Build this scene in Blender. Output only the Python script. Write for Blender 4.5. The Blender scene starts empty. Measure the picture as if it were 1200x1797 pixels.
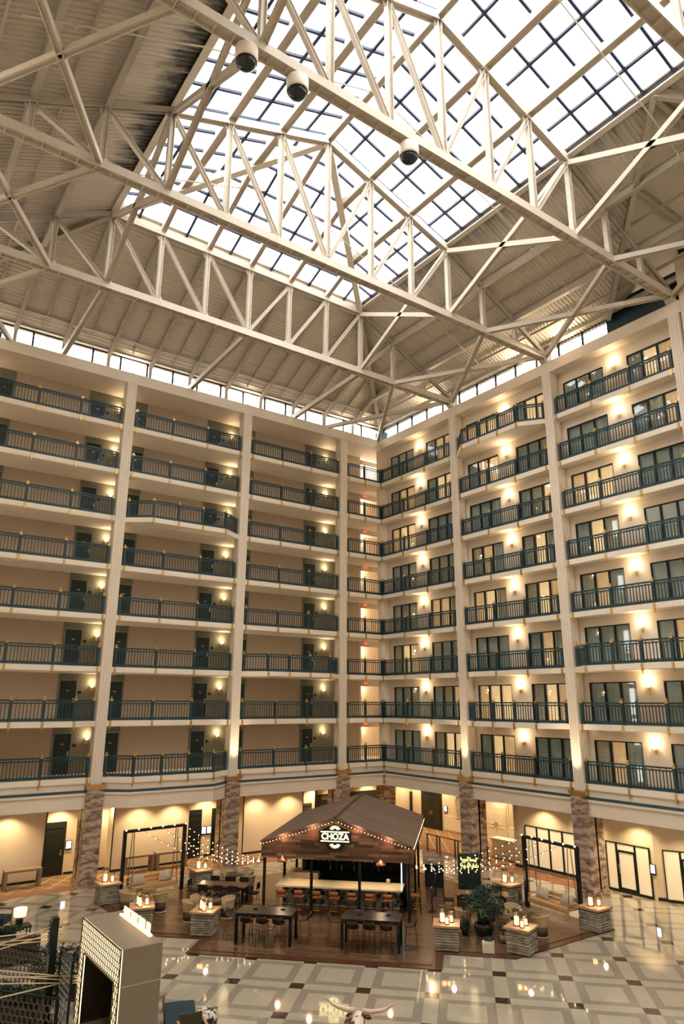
import bpy, math, random
from mathutils import Vector, Matrix
random.seed(7)
C = bpy.context.scene.collection
scene = bpy.context.scene
PI = math.pi
# ------------------------------------------------------------------ camera, sky, exposure
cam_d = bpy.data.cameras.new('camera'); cam = bpy.data.objects.new('camera', cam_d); C.objects.link(cam)
cam_d.sensor_fit = 'VERTICAL'; cam_d.sensor_height = 36.0; cam_d.lens = 1213.6 / 1797 * 36
cam_d.clip_start = 0.05; cam_d.clip_end = 300
_p, _y, _r = 0.26950, 0.61698, 0.004585
_F = Vector((math.sin(_y)*math.cos(_p), math.cos(_y)*math.cos(_p), math.sin(_p)))
_R = Vector((math.cos(_y), -math.sin(_y), 0)); _U = _R.cross(_F)
_R2 = _R*math.cos(_r) + _U*math.sin(_r); _U2 = -_R*math.sin(_r) + _U*math.cos(_r)
cam.matrix_world = Matrix(((_R2.x, _U2.x, -_F.x, -30.42), (_R2.y, _U2.y, -_F.y, -37.92), (_R2.z, _U2.z, -_F.z, 8.75), (0, 0, 0, 1)))
scene.camera = cam
SKY = 5.0
world = bpy.data.worlds.new('sky'); scene.world = world; world.use_nodes = True
_bg = world.node_tree.nodes['Background']; _bg.inputs[0].default_value = (1.0, 0.975, 0.93, 1); _bg.inputs[1].default_value = SKY
scene.view_settings.view_transform = 'Standard'; scene.view_settings.look = 'None'
scene.view_settings.gamma = 1; scene.view_settings.use_curve_mapping = False
scene.view_settings.exposure = 0.65
scene.cycles.use_denoising = True
scene.cycles.max_bounces = 7; scene.cycles.diffuse_bounces = 4; scene.cycles.glossy_bounces = 3
scene.cycles.transparent_max_bounces = 12; scene.cycles.transmission_bounces = 4
scene.cycles.sample_clamp_indirect = 6.0
scene.cycles.caustics_reflective = False; scene.cycles.caustics_refractive = False
SCONCE_W, DOWN_W, BULB_E, LANTERN_W = 17.0, 200.0, 8.0, 8.0

UP_W = 260.0

# ------------------------------------------------------------------ materials
def s2l(c):
    return tuple((v/12.92 if v <= 0.04045 else ((v+0.055)/1.055)**2.4) for v in c)
def hexc(h):
    return s2l(tuple(int(h[i:i+2], 16)/255 for i in (0, 2, 4)))
MATS = {}
def mat(name, h, rough=0.6, metal=0.0, em=None, es=0.0, var=0.0, vscale=3.0, bump=0.0, bscale=20.0, spec=0.4):
    if name in MATS: return MATS[name]
    m = bpy.data.materials.new(name); m.use_nodes = True; nt = m.node_tree; b = nt.nodes['Principled BSDF']
    c = hexc(h); b.inputs['Base Color'].default_value = (*c, 1); b.inputs['Roughness'].default_value = rough
    b.inputs['Metallic'].default_value = metal; b.inputs['Specular IOR Level'].default_value = spec
    if em:
        b.inputs['Emission Color'].default_value = (*hexc(em), 1); b.inputs['Emission Strength'].default_value = es
    if var or bump:
        tc = nt.nodes.new('ShaderNodeTexCoord'); n = nt.nodes.new('ShaderNodeTexNoise'); n.inputs['Scale'].default_value = vscale
        n.inputs['Detail'].default_value = 4; nt.links.new(tc.outputs['Object'], n.inputs['Vector'])
        if var:
            r = nt.nodes.new('ShaderNodeValToRGB'); r.color_ramp.elements[0].position = 0.3; r.color_ramp.elements[1].position = 0.7
            r.color_ramp.elements[0].color = (*[v*(1-var) for v in c], 1); r.color_ramp.elements[1].color = (*[min(1, v*(1+var)) for v in c], 1)
            nt.links.new(n.outputs['Fac'], r.inputs['Fac']); nt.links.new(r.outputs['Color'], b.inputs['Base Color'])
        if bump:
            n2 = nt.nodes.new('ShaderNodeTexNoise'); n2.inputs['Scale'].default_value = bscale; n2.inputs['Detail'].default_value = 5
            nt.links.new(tc.outputs['Object'], n2.inputs['Vector'])
            bp = nt.nodes.new('ShaderNodeBump'); bp.inputs['Strength'].default_value = bump
            nt.links.new(n2.outputs['Fac'], bp.inputs['Height']); nt.links.new(bp.outputs['Normal'], b.inputs['Normal'])
    MATS[name] = m
    return m

class N:
    """small node helper"""
    def __init__(self, name):
        self.m = bpy.data.materials.new(name); self.m.use_nodes = True; self.nt = self.m.node_tree
        self.b = self.nt.nodes['Principled BSDF']; MATS[name] = self.m
        self.geo = self.nt.nodes.new('ShaderNodeNewGeometry'); self.tc = self.nt.nodes.new('ShaderNodeTexCoord')
    def n(self, t, **kw):
        x = self.nt.nodes.new(t)
        for k, v in kw.items(): setattr(x, k, v)
        return x
    def link(self, a, b): self.nt.links.new(a, b)
    def math(self, op, a, b=None, c=None):
        x = self.n('ShaderNodeMath', operation=op)
        for i, v in enumerate((a, b, c)):
            if v is None: continue
            if isinstance(v, (int, float)): x.inputs[i].default_value = v
            else: self.link(v, x.inputs[i])
        return x.outputs[0]
    def mix(self, f, a, b):
        x = self.n('ShaderNodeMix', data_type='RGBA')
        for s, v in ((0, f), (6, a), (7, b)):
            if isinstance(v, (int, float)): x.inputs[s].default_value = v
            elif isinstance(v, tuple): x.inputs[s].default_value = (*v, 1)
            else: self.link(v, x.inputs[s])
        return x.outputs[2]
    def ramp(self, f, stops, const=False):
        r = self.n('ShaderNodeValToRGB'); cr = r.color_ramp
        if const: cr.interpolation = 'CONSTANT'
        while len(cr.elements) < len(stops): cr.elements.new(0.5)
        for e, (p, c) in zip(cr.elements, stops): e.position = p; e.color = (*c, 1)
        self.link(f, r.inputs['Fac']); return r.outputs['Color']
    def sep(self, v):
        s = self.n('ShaderNodeSeparateXYZ'); self.link(v, s.inputs[0]); return s.outputs
    def comb(self, x, y, z):
        s = self.n('ShaderNodeCombineXYZ')
        for i, v in enumerate((x, y, z)):
            if isinstance(v, (int, float)): s.inputs[i].default_value = v
            else: self.link(v, s.inputs[i])
        return s.outputs[0]
    def noise(self, vec, scale, detail=4, rough=0.5):
        x = self.n('ShaderNodeTexNoise'); x.inputs['Scale'].default_value = scale; x.inputs['Detail'].default_value = detail
        x.inputs['Roughness'].default_value = rough; self.link(vec, x.inputs['Vector']); return x.outputs['Fac']
    def bump(self, h, strength, dist=0.02):
        x = self.n('ShaderNodeBump'); x.inputs['Strength'].default_value = strength; x.inputs['Distance'].default_value = dist
        self.link(h, x.inputs['Height']); self.link(x.outputs[0], self.b.inputs['Normal'])
    def color(self, c): self.link(c, self.b.inputs['Base Color'])
    def set(self, **kw):
        for k, v in kw.items(): self.b.inputs[k].default_value = v

R2 = math.sqrt(0.5)
cream = mat('cream_paint', 'E6DACA', 0.55, var=0.03, vscale=0.6)
cream_wall = mat('cream_wall_paint', 'DCCFBD', 0.7, var=0.04, vscale=0.5)
corr_wall = mat('beige_corridor_wallcovering', 'BBAA95', 0.75, var=0.04, vscale=0.8)
grey_panel = mat('grey_green_paint', '767262', 0.7, var=0.05)
soffit = mat('soffit_paint', 'EFE5D5', 0.75)
steel = mat('cream_steel_paint', 'D2C8B9', 0.45, var=0.05, vscale=1.0)
steel_d = mat('greige_steel_paint', 'B5AB9B', 0.5, var=0.05, vscale=1.0)
teal = mat('teal_rail_paint', '233F49', 0.4)
teal_dark = mat('dark_teal_panel', '0E2B33', 0.5)
gold = mat('brass', 'CDA965', 0.3, 0.9)
door_m = mat('dark_green_door_paint', '12292C', 0.45)
door_frame_m = mat('grey_door_frame_paint', '7A8176', 0.5)
black = mat('black_metal', '10171A', 0.45, 0.3)
black_m = mat('black_matte', '0C1214', 0.7)
mullion_m = mat('navy_mullion_paint', '2A3350', 0.5)
chrome = mat('brushed_steel', 'B9B6AE', 0.3, 0.9)
lobby_wall = mat('lobby_wallcovering', 'E6D6BC', 0.65, var=0.03, vscale=0.7)
lobby_ceil = mat('lobby_ceiling_paint', 'E0D4C0', 0.8)
white_paint = mat('white_cabinet_paint', 'EFE6D2', 0.5)
screen_m = mat('screen_white_glow', 'DDE4F2', 0.3, em='DCE6FF', es=2.2)
bulb_m = mat('warm_bulb_glow', 'FFE9C4', 0.4, em='FFD9A0', es=BULB_E)
sconce_m = mat('lit_frosted_glass', 'FFE9C0', 0.4, em='FFD58E', es=4.5)
neon_m = mat('warm_white_neon', 'FFF3C8', 0.4, em='FFE6A0', es=3.6)
neon_y = mat('yellow_neon', 'FFEFA0', 0.4, em='FFE58A', es=1.4)
candle_m = mat('glowing_candle', 'FFE2B0', 0.5, em='FFC47C', es=3.2)

def glass_mat(name, tint, gl=0.06, rough=0.02):
    m = bpy.data.materials.new(name); m.use_nodes = True; nt = m.node_tree; nt.nodes.remove(nt.nodes['Principled BSDF'])
    out = nt.nodes['Material Output']; t = nt.nodes.new('ShaderNodeBsdfTransparent'); g = nt.nodes.new('ShaderNodeBsdfGlossy'); mx = nt.nodes.new('ShaderNodeMixShader')
    t.inputs[0].default_value = (*tint, 1); g.inputs['Roughness'].default_value = rough; mx.inputs[0].default_value = gl
    nt.links.new(t.outputs[0], mx.inputs[1]); nt.links.new(g.outputs[0], mx.inputs[2]); nt.links.new(mx.outputs[0], out.inputs[0])
    MATS[name] = m; return m
sky_glass = glass_mat('skylight_glass', (0.93, 0.94, 0.95), 0.03)
win_glass = glass_mat('window_glass', (0.88, 0.93, 0.92), 0.06)
lantern_glass = glass_mat('lantern_glass', (1.0, 0.93, 0.85), 0.06)

# ------------------------------------------------------------------ mesh helpers
class MB:
    def __init__(self): self.v = []; self.f = []; self.sm = []
    def add(self, vs, fs, M=None, smooth=False):
        o = len(self.v)
        self.v += [tuple(M @ Vector(p)) for p in vs] if M is not None else [tuple(p) for p in vs]
        self.f += [tuple(i+o for i in f) for f in fs]; self.sm += [smooth]*len(fs); return self
    def box(self, c, s, rz=0.0, M=None):
        x, y, z = s[0]/2, s[1]/2, s[2]/2
        vs = [(a, b, d) for a in (-x, x) for b in (-y, y) for d in (-z, z)]
        T = Matrix.Translation(c) @ Matrix.Rotation(rz, 4, 'Z')
        if M is not None: T = M @ T
        return self.add(vs, [(0, 1, 3, 2), (4, 6, 7, 5), (0, 4, 5, 1), (2, 3, 7, 6), (0, 2, 6, 4), (1, 5, 7, 3)], T)
    def bx(self, x0, x1, y0, y1, z0, z1, M=None):
        return self.box(((x0+x1)/2, (y0+y1)/2, (z0+z1)/2), (abs(x1-x0), abs(y1-y0), abs(z1-z0)), 0, M)
    def frame_of(self, p0, p1, up=(0, 0, 1)):
        p0, p1 = Vector(p0), Vector(p1); d = (p1-p0); L = d.length; d.normalize(); up = Vector(up)
        s = d.cross(up)
        if s.length < 1e-4: s = d.cross(Vector((1, 0, 0)))
        s.normalize(); u = s.cross(d)
        return Matrix(((d.x, s.x, u.x, p0.x), (d.y, s.y, u.y, p0.y), (d.z, s.z, u.z, p0.z), (0, 0, 0, 1))), L
    def bar(self, p0, p1, w, h, up=(0, 0, 1)):
        T, L = self.frame_of(p0, p1, up)
        return self.box((L/2, 0, 0), (L, w, h), 0, T)
    def hbeam(self, p0, p1, w, h, t=0.03, up=(0, 0, 1), web='h', stiff=0.0):
        """H section; web 'h': flanges stand at the sides, web lies flat; 'v': I beam"""
        T, L = self.frame_of(p0, p1, up)
        if web == 'h':
            self.box((L/2, w/2-t/2, 0), (L, t, h), 0, T); self.box((L/2, -w/2+t/2, 0), (L, t, h), 0, T); self.box((L/2, 0, 0), (L, w-2*t, t), 0, T)
            if stiff:
                n = int(L/stiff)
                for i in range(1, n):
                    self.box((L*i/n, 0, -h/4), (0.03, w-2*t, h/2-t), 0, T)
        else:
            self.box((L/2, 0, h/2-t/2), (L, w, t), 0, T); self.box((L/2, 0, -h/2+t/2), (L, w, t), 0, T); self.box((L/2, 0, 0), (L, t, h-2*t), 0, T)
        return self
    def tube(self, pts, r, n=8, closed=False, caps=True):
        pts = [Vector(p) for p in pts]; m = len(pts); rs = r if isinstance(r, (list, tuple)) else [r]*m
        vs = []; prev = None
        for i, p in enumerate(pts):
            a = pts[(i-1) % m] if (closed or i) else p; b = pts[(i+1) % m] if (closed or i < m-1) else p
            d = (b-a).normalized() if (b-a).length > 1e-9 else Vector((0, 0, 1))
            if prev is None:
                s = d.cross(Vector((0, 0, 1)))
                if s.length < 1e-3: s = d.cross(Vector((1, 0, 0)))
            else:
                s = prev - d*prev.dot(d)
                if s.length < 1e-6: s = d.cross(Vector((0, 0, 1)))
            s.normalize(); prev = s; u = d.cross(s)
            for k in range(n):
                t = 2*PI*k/n; vs.append(p + (s*math.cos(t)+u*math.sin(t))*rs[i])
        fs = []
        for i in range(m if closed else m-1):
            j = (i+1) % m
            for k in range(n):
                l = (k+1) % n; fs.append((i*n+k, i*n+l, j*n+l, j*n+k))
        self.add(vs, fs, None, True)
        if caps and not closed:
            o = len(self.v)-len(vs)
            self.f.append(tuple(o+k for k in range(n))[::-1]); self.sm.append(False)
            self.f.append(tuple(o+(m-1)*n+k for k in range(n))); self.sm.append(False)
        return self
    def lathe(self, prof, c=(0, 0, 0), n=16, smooth=True, M=None, arc=2*PI):
        full = abs(arc-2*PI) < 1e-6; nn = n if full else n+1
        vs = [(c[0]+r*math.cos(arc*k/n), c[1]+r*math.sin(arc*k/n), c[2]+z) for (r, z) in prof for k in range(nn)]
        fs = []
        for i in range(len(prof)-1):
            for k in range(n):
                l = (k+1) % nn; fs.append((i*nn+k, i*nn+l, (i+1)*nn+l, (i+1)*nn+k))
        o = len(self.v); self.add(vs, fs, M, smooth)
        if full:
            if prof[0][0] > 1e-4: self.f.append(tuple(o+k for k in range(n))[::-1]); self.sm.append(False)
            if prof[-1][0] > 1e-4: self.f.append(tuple(o+(len(prof)-1)*n+k for k in range(n))); self.sm.append(False)
        return self
    def sphere(self, c, r, n=8, sz=1.0, M=None):
        m = max(4, n//2+1)
        return self.lathe([(max(1e-5, r*math.sin(PI*i/m)), -r*sz*math.cos(PI*i/m)) for i in range(m+1)], c, n, True, M)
    def prism(self, poly, z0, z1, M=None):
        n = len(poly)
        A = sum(poly[i][0]*poly[(i+1) % n][1]-poly[(i+1) % n][0]*poly[i][1] for i in range(n))
        if A < 0: poly = poly[::-1]
        vs = [(x, y, z0) for x, y in poly]+[(x, y, z1) for x, y in poly]
        fs = [tuple(range(n))[::-1], tuple(range(n, 2*n))]+[(i, (i+1) % n, n+(i+1) % n, n+i) for i in range(n)]
        return self.add(vs, fs, M)
    def quad(self, a, b, c, d): return self.add([a, b, c, d], [(0, 1, 2, 3)])
    def mesh(self, name, material):
        me = bpy.data.meshes.new(name); me.from_pydata(self.v, [], self.f)
        me.polygons.foreach_set('use_smooth', self.sm)
        if material is not None:
            for m in (material if isinstance(material, (list, tuple)) else [material]): me.materials.append(m)
        me.update(); return me

def link(name, me, parent=None, loc=None, rz=None):
    o = bpy.data.objects.new(name, me); C.objects.link(o)
    if parent is not None: o.parent = parent
    if loc is not None: o.location = loc
    if rz is not None: o.rotation_euler = (0, 0, rz)
    return o
def obj(name, mb, material, parent=None, loc=None, rz=None):
    return link(name, mb.mesh(name, material), parent, loc, rz)
def tag(o, label, cat, group=None):
    o['label'] = label; o['category'] = cat
    if group: o['group'] = group
    return o
def thing(name, label, cat, loc=(0, 0, 0), rz=0.0, group=None):
    o = bpy.data.objects.new(name, None); C.objects.link(o); o.empty_display_size = 0.1
    o.location = loc; o.rotation_euler = (0, 0, rz); return tag(o, label, cat, group)
def struct(name, mb, material, parent=None, loc=None, rz=None):
    o = obj(name, mb, material, parent, loc, rz)
    if parent is None: o['kind'] = 'structure'
    return o
def sempty(name, loc=(0, 0, 0), rz=0.0):
    o = bpy.data.objects.new(name, None); C.objects.link(o); o.location = loc; o.rotation_euler = (0, 0, rz); o['kind'] = 'structure'; return o
KIDS = {}
def dup(root, loc, rz=0.0, label=None, group=None):
    """a copy of a thing with copies of its parts and sub-parts"""
    if root.name not in KIDS: KIDS[root.name] = [(c, list(c.children)) for c in root.children]
    r = root.copy(); C.objects.link(r); r.location = loc; r.rotation_euler = (0, 0, rz)
    if label: r['label'] = label
    if group: r['group'] = group
    for c, gs in KIDS[root.name]:
        k = c.copy(); C.objects.link(k); k.parent = r
        for g in gs:
            q = g.copy(); C.objects.link(q); q.parent = k
    return r
def light(name, kind, loc, energy, color, parent=None, **kw):
    d = bpy.data.lights.new(name, kind); d.energy = energy; d.color = color
    for k, v in kw.items(): setattr(d, k, v)
    o = bpy.data.objects.new(name, d); C.objects.link(o); o.location = loc
    if parent is not None: o.parent = parent
    return o
def text_mesh(s, size, extrude=0.01, offset=0.0, align='CENTER', shear=0.0):
    cu = bpy.data.curves.new('lettering', 'FONT'); cu.body = s; cu.size = size; cu.extrude = extrude; cu.offset = offset; cu.align_x = align; cu.align_y = 'CENTER'; cu.shear = shear
    t = bpy.data.objects.new('lettering_tmp', cu); C.objects.link(t)
    dg = bpy.context.evaluated_depsgraph_get(); me = bpy.data.meshes.new_from_object(t.evaluated_get(dg))
    bpy.data.objects.remove(t); bpy.data.curves.remove(cu); return me
def UV(u, v, z=0.0): return Vector(((u+v)*R2, (v-u)*R2, z))
WARM = (1.0, 0.76, 0.48)
ORD = ['first', 'second', 'third', 'fourth', 'fifth', 'sixth', 'seventh', 'eighth', 'ninth', 'tenth', 'eleventh', 'twelfth']
# ------------------------------------------------------------------ dimensions
H, Z1, NF = 2.75, 5.05, 8                      # floor height, first gallery floor, number of galleries
SL, SR, DL, PE = 7.70, 7.63, 3.455, 0.46       # bay widths, offset of last column, rail end from column
COLL = [-DL-SL*i for i in range(4)]            # columns of the left facade, from the corner outwards
COLR = [-SR*i for i in (1, 2, 3)]
RW = 0.55                                      # window wall behind the right facade
LW = 2.25                                      # corridor wall behind the left facade
BEAM0, BEAM1, EAVE, SLP = 26.95, 27.6, 28.8, 0.468
def slab(k): return Z1+H*(k-1)
def hdeck(d): return EAVE+SLP*d
def hsky(d): return EAVE+SLP*7.63+0.35*(d-7.63)
BOWS = {('L', 2, 6), ('L', 2, 1), ('L', 3, 2), ('L', 1, 3), ('R', 2, 8), ('R', 2, 2), ('R', 3, 3)}

# ------------------------------------------------------------------ procedural surface materials
def floor_material():
    n = N('polished_stone_tile'); x, y, _ = n.sep(n.geo.outputs['Position'])[:3]
    u = n.math('MULTIPLY', n.math('SUBTRACT', x, y), R2); v = n.math('MULTIPLY', n.math('ADD', x, y), R2)
    def tri(c, off, per):
        f = n.math('DIVIDE', n.math('SUBTRACT', c, off), per); f = n.math('SUBTRACT', f, n.math('ROUND', f))
        return n.math('MULTIPLY', n.math('ABSOLUTE', f), per)
    a = tri(u, -0.32, 2.152); b = tri(v, -23.48, 2.205)
    la = n.math('LESS_THAN', a, 0.225); lb = n.math('LESS_THAN', b, 0.225)
    ga = n.math('LESS_THAN', a, 0.50); gb = n.math('LESS_THAN', b, 0.50)
    no = n.noise(n.geo.outputs['Position'], 2.2, 6, 0.6); no2 = n.noise(n.geo.outputs['Position'], 0.35, 2)
    light_ = n.mix(no, s2l((0.71, 0.675, 0.60)), s2l((0.64, 0.605, 0.53)))
    grey_ = n.mix(no, s2l((0.60, 0.57, 0.51)), s2l((0.51, 0.485, 0.43)))
    brown_ = n.mix(no, s2l((0.32, 0.23, 0.19)), s2l((0.22, 0.155, 0.13)))
    c = n.mix(n.math('MAXIMUM', ga, gb), light_, grey_)
    c = n.mix(n.math('MAXIMUM', la, lb), c, light_)
    c = n.mix(n.math('MULTIPLY', la, lb), c, brown_)
    # joints of the tiles
    ja = n.math('LESS_THAN', n.math('ABSOLUTE', n.math('SUBTRACT', a, 0.225)), 0.006); jb = n.math('LESS_THAN', n.math('ABSOLUTE', n.math('SUBTRACT', b, 0.225)), 0.006)
    jc = n.math('GREATER_THAN', a, 1.071)
    c = n.mix(n.math('MULTIPLY', n.math('MAXIMUM', jc, n.math('MAXIMUM', ja, jb)), 0.35), c, s2l((0.45, 0.42, 0.37)))
    n.color(c); n.set(Roughness=0.13); n.b.inputs['Specular IOR Level'].default_value = 0.95
    n.link(n.math('MULTIPLY_ADD', no2, 0.05, 0.025), n.b.inputs['Roughness'])
    return n.m
def plank_material(name, cols, wid, length, along_u=True, rough=0.3, spec=0.5, vert=False, objspace=False, swap=False, dirt=0.45):
    n = N(name); p = n.tc.outputs['Object'] if objspace else n.geo.outputs['Position']; x, y, z = n.sep(p)[:3]
    if objspace: a, b = (x, z) if vert else ((x, y) if swap else (y, x))
    else:
        u = n.math('MULTIPLY', n.math('SUBTRACT', x, y), R2); v = n.math('MULTIPLY', n.math('ADD', x, y), R2)
        a, b = (u, v) if along_u else (v, u)
    row = n.math('FLOOR', n.math('DIVIDE', b, wid))
    wn = n.n('ShaderNodeTexWhiteNoise', noise_dimensions='1D'); n.link(row, wn.inputs['W'])
    col = n.math('FLOOR', n.math('ADD', n.math('DIVIDE', a, length), n.math('MULTIPLY', wn.outputs['Value'], 7.3)))
    w2 = n.n('ShaderNodeTexWhiteNoise', noise_dimensions='2D'); n.link(n.comb(row, col, 0.0), w2.inputs['Vector'])
    c = n.ramp(w2.outputs['Value'], [(i/max(1, len(cols)-1), hexc(k)) for i, k in enumerate(cols)])
    g = n.noise(n.comb(n.math('MULTIPLY', a, 0.7), n.math('MULTIPLY', b, 9.0), row), 3.0, 5)
    c = n.mix(n.math('MULTIPLY', g, dirt), c, hexc('1C1410'))
    fr = n.math('FRACT', n.math('DIVIDE', b, wid)); seam = n.math('LESS_THAN', fr, 0.05)
    c = n.mix(n.math('MULTIPLY', seam, 0.6), c, hexc('120D0A'))
    n.color(c); n.set(Roughness=rough); n.b.inputs['Specular IOR Level'].default_value = spec
    return n.m
def carpet_material():
    n = N('patterned_carpet'); x, y, z = n.sep(n.geo.outputs['Position'])[:3]
    def lines(c, per, w):
        f = n.math('FRACT', n.math('DIVIDE', c, per)); return n.math('LESS_THAN', f, w)
    u = n.math('ADD', x, n.math('MULTIPLY', y, 0.75)); v = n.math('SUBTRACT', x, n.math('MULTIPLY', y, 0.75))
    g = n.math('MAXIMUM', lines(u, 0.95, 0.09), lines(v, 0.95, 0.09))
    st = n.math('MAXIMUM', lines(x, 0.22, 0.2), lines(y, 0.22, 0.2))
    no = n.noise(n.geo.outputs['Position'], 30, 3)
    c = n.mix(n.math('MULTIPLY', st, 0.5), s2l((0.58, 0.45, 0.31)), s2l((0.44, 0.34, 0.24)))
    c = n.mix(g, c, s2l((0.78, 0.66, 0.48))); c = n.mix(n.math('MULTIPLY', no, 0.3), c, s2l((0.3, 0.2, 0.13)))
    n.color(c); n.set(Roughness=0.95); return n.m
def marble_material():
    n = N('banded_brown_marble'); p = n.tc.outputs['Object']; x, y, z = n.sep(p)[:3]
    n1 = n.noise(n.comb(x, y, n.math('MULTIPLY', z, 1.9)), 1.0, 6, 0.65); n2 = n.noise(n.comb(n.math('MULTIPLY', x, 1.0), n.math('MULTIPLY', y, 1.0), n.math('MULTIPLY', z, 3.0)), 2.2, 6, 0.65)
    w = n.math('SINE', n.math('ADD', n.math('MULTIPLY', z, 13.0), n.math('ADD', n.math('MULTIPLY', n1, 26.0), n.math('MULTIPLY', n.math('ABSOLUTE', x), 3.0))))
    w = n.math('ADD', n.math('MULTIPLY', w, 0.17), n2)
    c = n.ramp(w, [(0.20, hexc('4A352D')), (0.34, hexc('7C6558')), (0.5, hexc('A08A7A')), (0.66, hexc('B7A595')), (0.85, hexc('C8B8A4'))])
    n.color(c); n.set(Roughness=0.3); return n.m
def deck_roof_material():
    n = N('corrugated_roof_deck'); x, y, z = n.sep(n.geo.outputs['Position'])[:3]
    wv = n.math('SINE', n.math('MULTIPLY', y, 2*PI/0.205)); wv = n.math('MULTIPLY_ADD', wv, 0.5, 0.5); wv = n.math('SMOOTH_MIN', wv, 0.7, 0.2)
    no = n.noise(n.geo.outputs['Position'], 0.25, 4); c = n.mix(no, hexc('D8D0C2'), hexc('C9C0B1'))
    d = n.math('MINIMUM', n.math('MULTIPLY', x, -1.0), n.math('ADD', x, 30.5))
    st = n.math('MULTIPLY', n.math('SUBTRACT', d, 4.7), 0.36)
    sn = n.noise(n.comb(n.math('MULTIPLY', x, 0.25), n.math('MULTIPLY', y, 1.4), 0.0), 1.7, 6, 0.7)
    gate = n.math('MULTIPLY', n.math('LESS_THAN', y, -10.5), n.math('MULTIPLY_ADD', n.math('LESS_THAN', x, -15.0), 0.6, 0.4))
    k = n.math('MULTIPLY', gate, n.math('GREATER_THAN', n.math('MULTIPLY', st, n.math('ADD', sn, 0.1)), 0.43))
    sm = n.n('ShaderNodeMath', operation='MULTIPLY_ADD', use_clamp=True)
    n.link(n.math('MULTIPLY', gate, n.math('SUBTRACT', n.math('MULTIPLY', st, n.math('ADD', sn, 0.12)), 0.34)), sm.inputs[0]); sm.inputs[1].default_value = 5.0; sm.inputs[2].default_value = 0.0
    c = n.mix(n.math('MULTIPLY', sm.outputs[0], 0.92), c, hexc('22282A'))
    n.color(c); n.set(Roughness=0.6); return n.m
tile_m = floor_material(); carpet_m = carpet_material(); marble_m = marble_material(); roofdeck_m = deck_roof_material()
wood_deck_m = plank_material('oiled_wood_planks', ['5A432F', '765940', '664B35', '84654A'], 0.16, 1.6, True, 0.25)
border_m = mat('terracotta_border_tile', '553527', 0.25, var=0.12, vscale=4)
red_band_m = mat('rust_carpet_band', '90624A', 0.9, var=0.12, vscale=6)
dark_base = mat('dark_baseboard', '15211F', 0.5)

# ------------------------------------------------------------------ floor, deck, carpets
b = MB(); b.bx(-33, 12, -47, 8, -0.3, 0.0); struct('floor', b, tile_m)
def mir(p): return (p[1]-0.495, p[0]+0.495)
half = [(-3.3, -3.0), (-3.3, -18.8), (-9.2, -18.8), (-10.96, -16.97), (-12.09, -18.1)]
outline = half+[mir(p) for p in half[::-1][:-1]]
b = MB(); b.prism(outline, 0.0, 0.03); struct('floor_deck_border', b, border_m)
def inset(poly, d):
    out = []; n = len(poly); A = sum(poly[i][0]*poly[(i+1) % n][1]-poly[(i+1) % n][0]*poly[i][1] for i in range(n)); s = 1 if A > 0 else -1
    for i in range(n):
        p0, p1, p2 = Vector(poly[i-1]), Vector(poly[i]), Vector(poly[(i+1) % n]); d1 = (p1-p0).normalized(); d2 = (p2-p1).normalized()
        n1 = Vector((-d1.y, d1.x))*s; n2 = Vector((-d2.y, d2.x))*s; k = (n1+n2); k = k/max(0.3, k.dot(n1)); out.append(tuple(p1+k*d))
    return out
b = MB(); b.prism(inset(outline, 0.36), 0.03, 0.05); struct('floor_wood_deck', b, wood_deck_m)
DZ = 0.05
b = MB(); b.prism([(-30.5, 0.55), (0.9, 0.55), (1.7, -0.3), (1.7, -14.2), (6.5, -14.2), (6.5, 6.6), (-30.5, 6.6)], 0.0, 0.008); struct('floor_carpet', b, carpet_m)
b = MB(); b.prism([(-30.5, -0.25), (0.2, -0.25), (0.85, -0.9), (0.85, -14.6), (1.7, -14.6), (1.7, -0.3), (0.9, 0.55), (-30.5, 0.55)], 0.0, 0.009); struct('floor_carpet_band', b, red_band_m)

# ------------------------------------------------------------------ gallery slabs, fascias, beams, walls
for k in range(1, NF+1):
    z = slab(k); b = MB(); b.bx(-31.0, 2.9, -0.10, LW+0.05, z-0.27, z)
    if k > 1: b.bx(-31.0, 2.9, -0.06, LW+0.05, z-0.30, z-0.27)
    for (s, i, kk) in BOWS:
        if s == 'L' and kk == k:
            x0, x1 = COLL[i]+PE-0.12, COLL[i-1]-PE+0.12
            b.prism([(x0, -0.10), (x0+1.2, -1.0), (x1-1.2, -1.0), (x1, -0.10)], z-0.27, z)
    struct('balcony_slab', b, soffit)
    b = MB(); b.bx(-0.10, RW+0.05, -31.0, -0.10, z-0.27, z)
    for (s, i, kk) in BOWS:
        if s == 'R' and kk == k:
            y0, y1 = COLR[i-1]+PE-0.12, COLR[i-2]-PE+0.12
            b.prism([(-0.10, y0), (-1.0, y0+1.2), (-1.0, y1-1.2), (-0.10, y1)], z-0.27, z)
    struct('balcony_slab', b, soffit)
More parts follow.
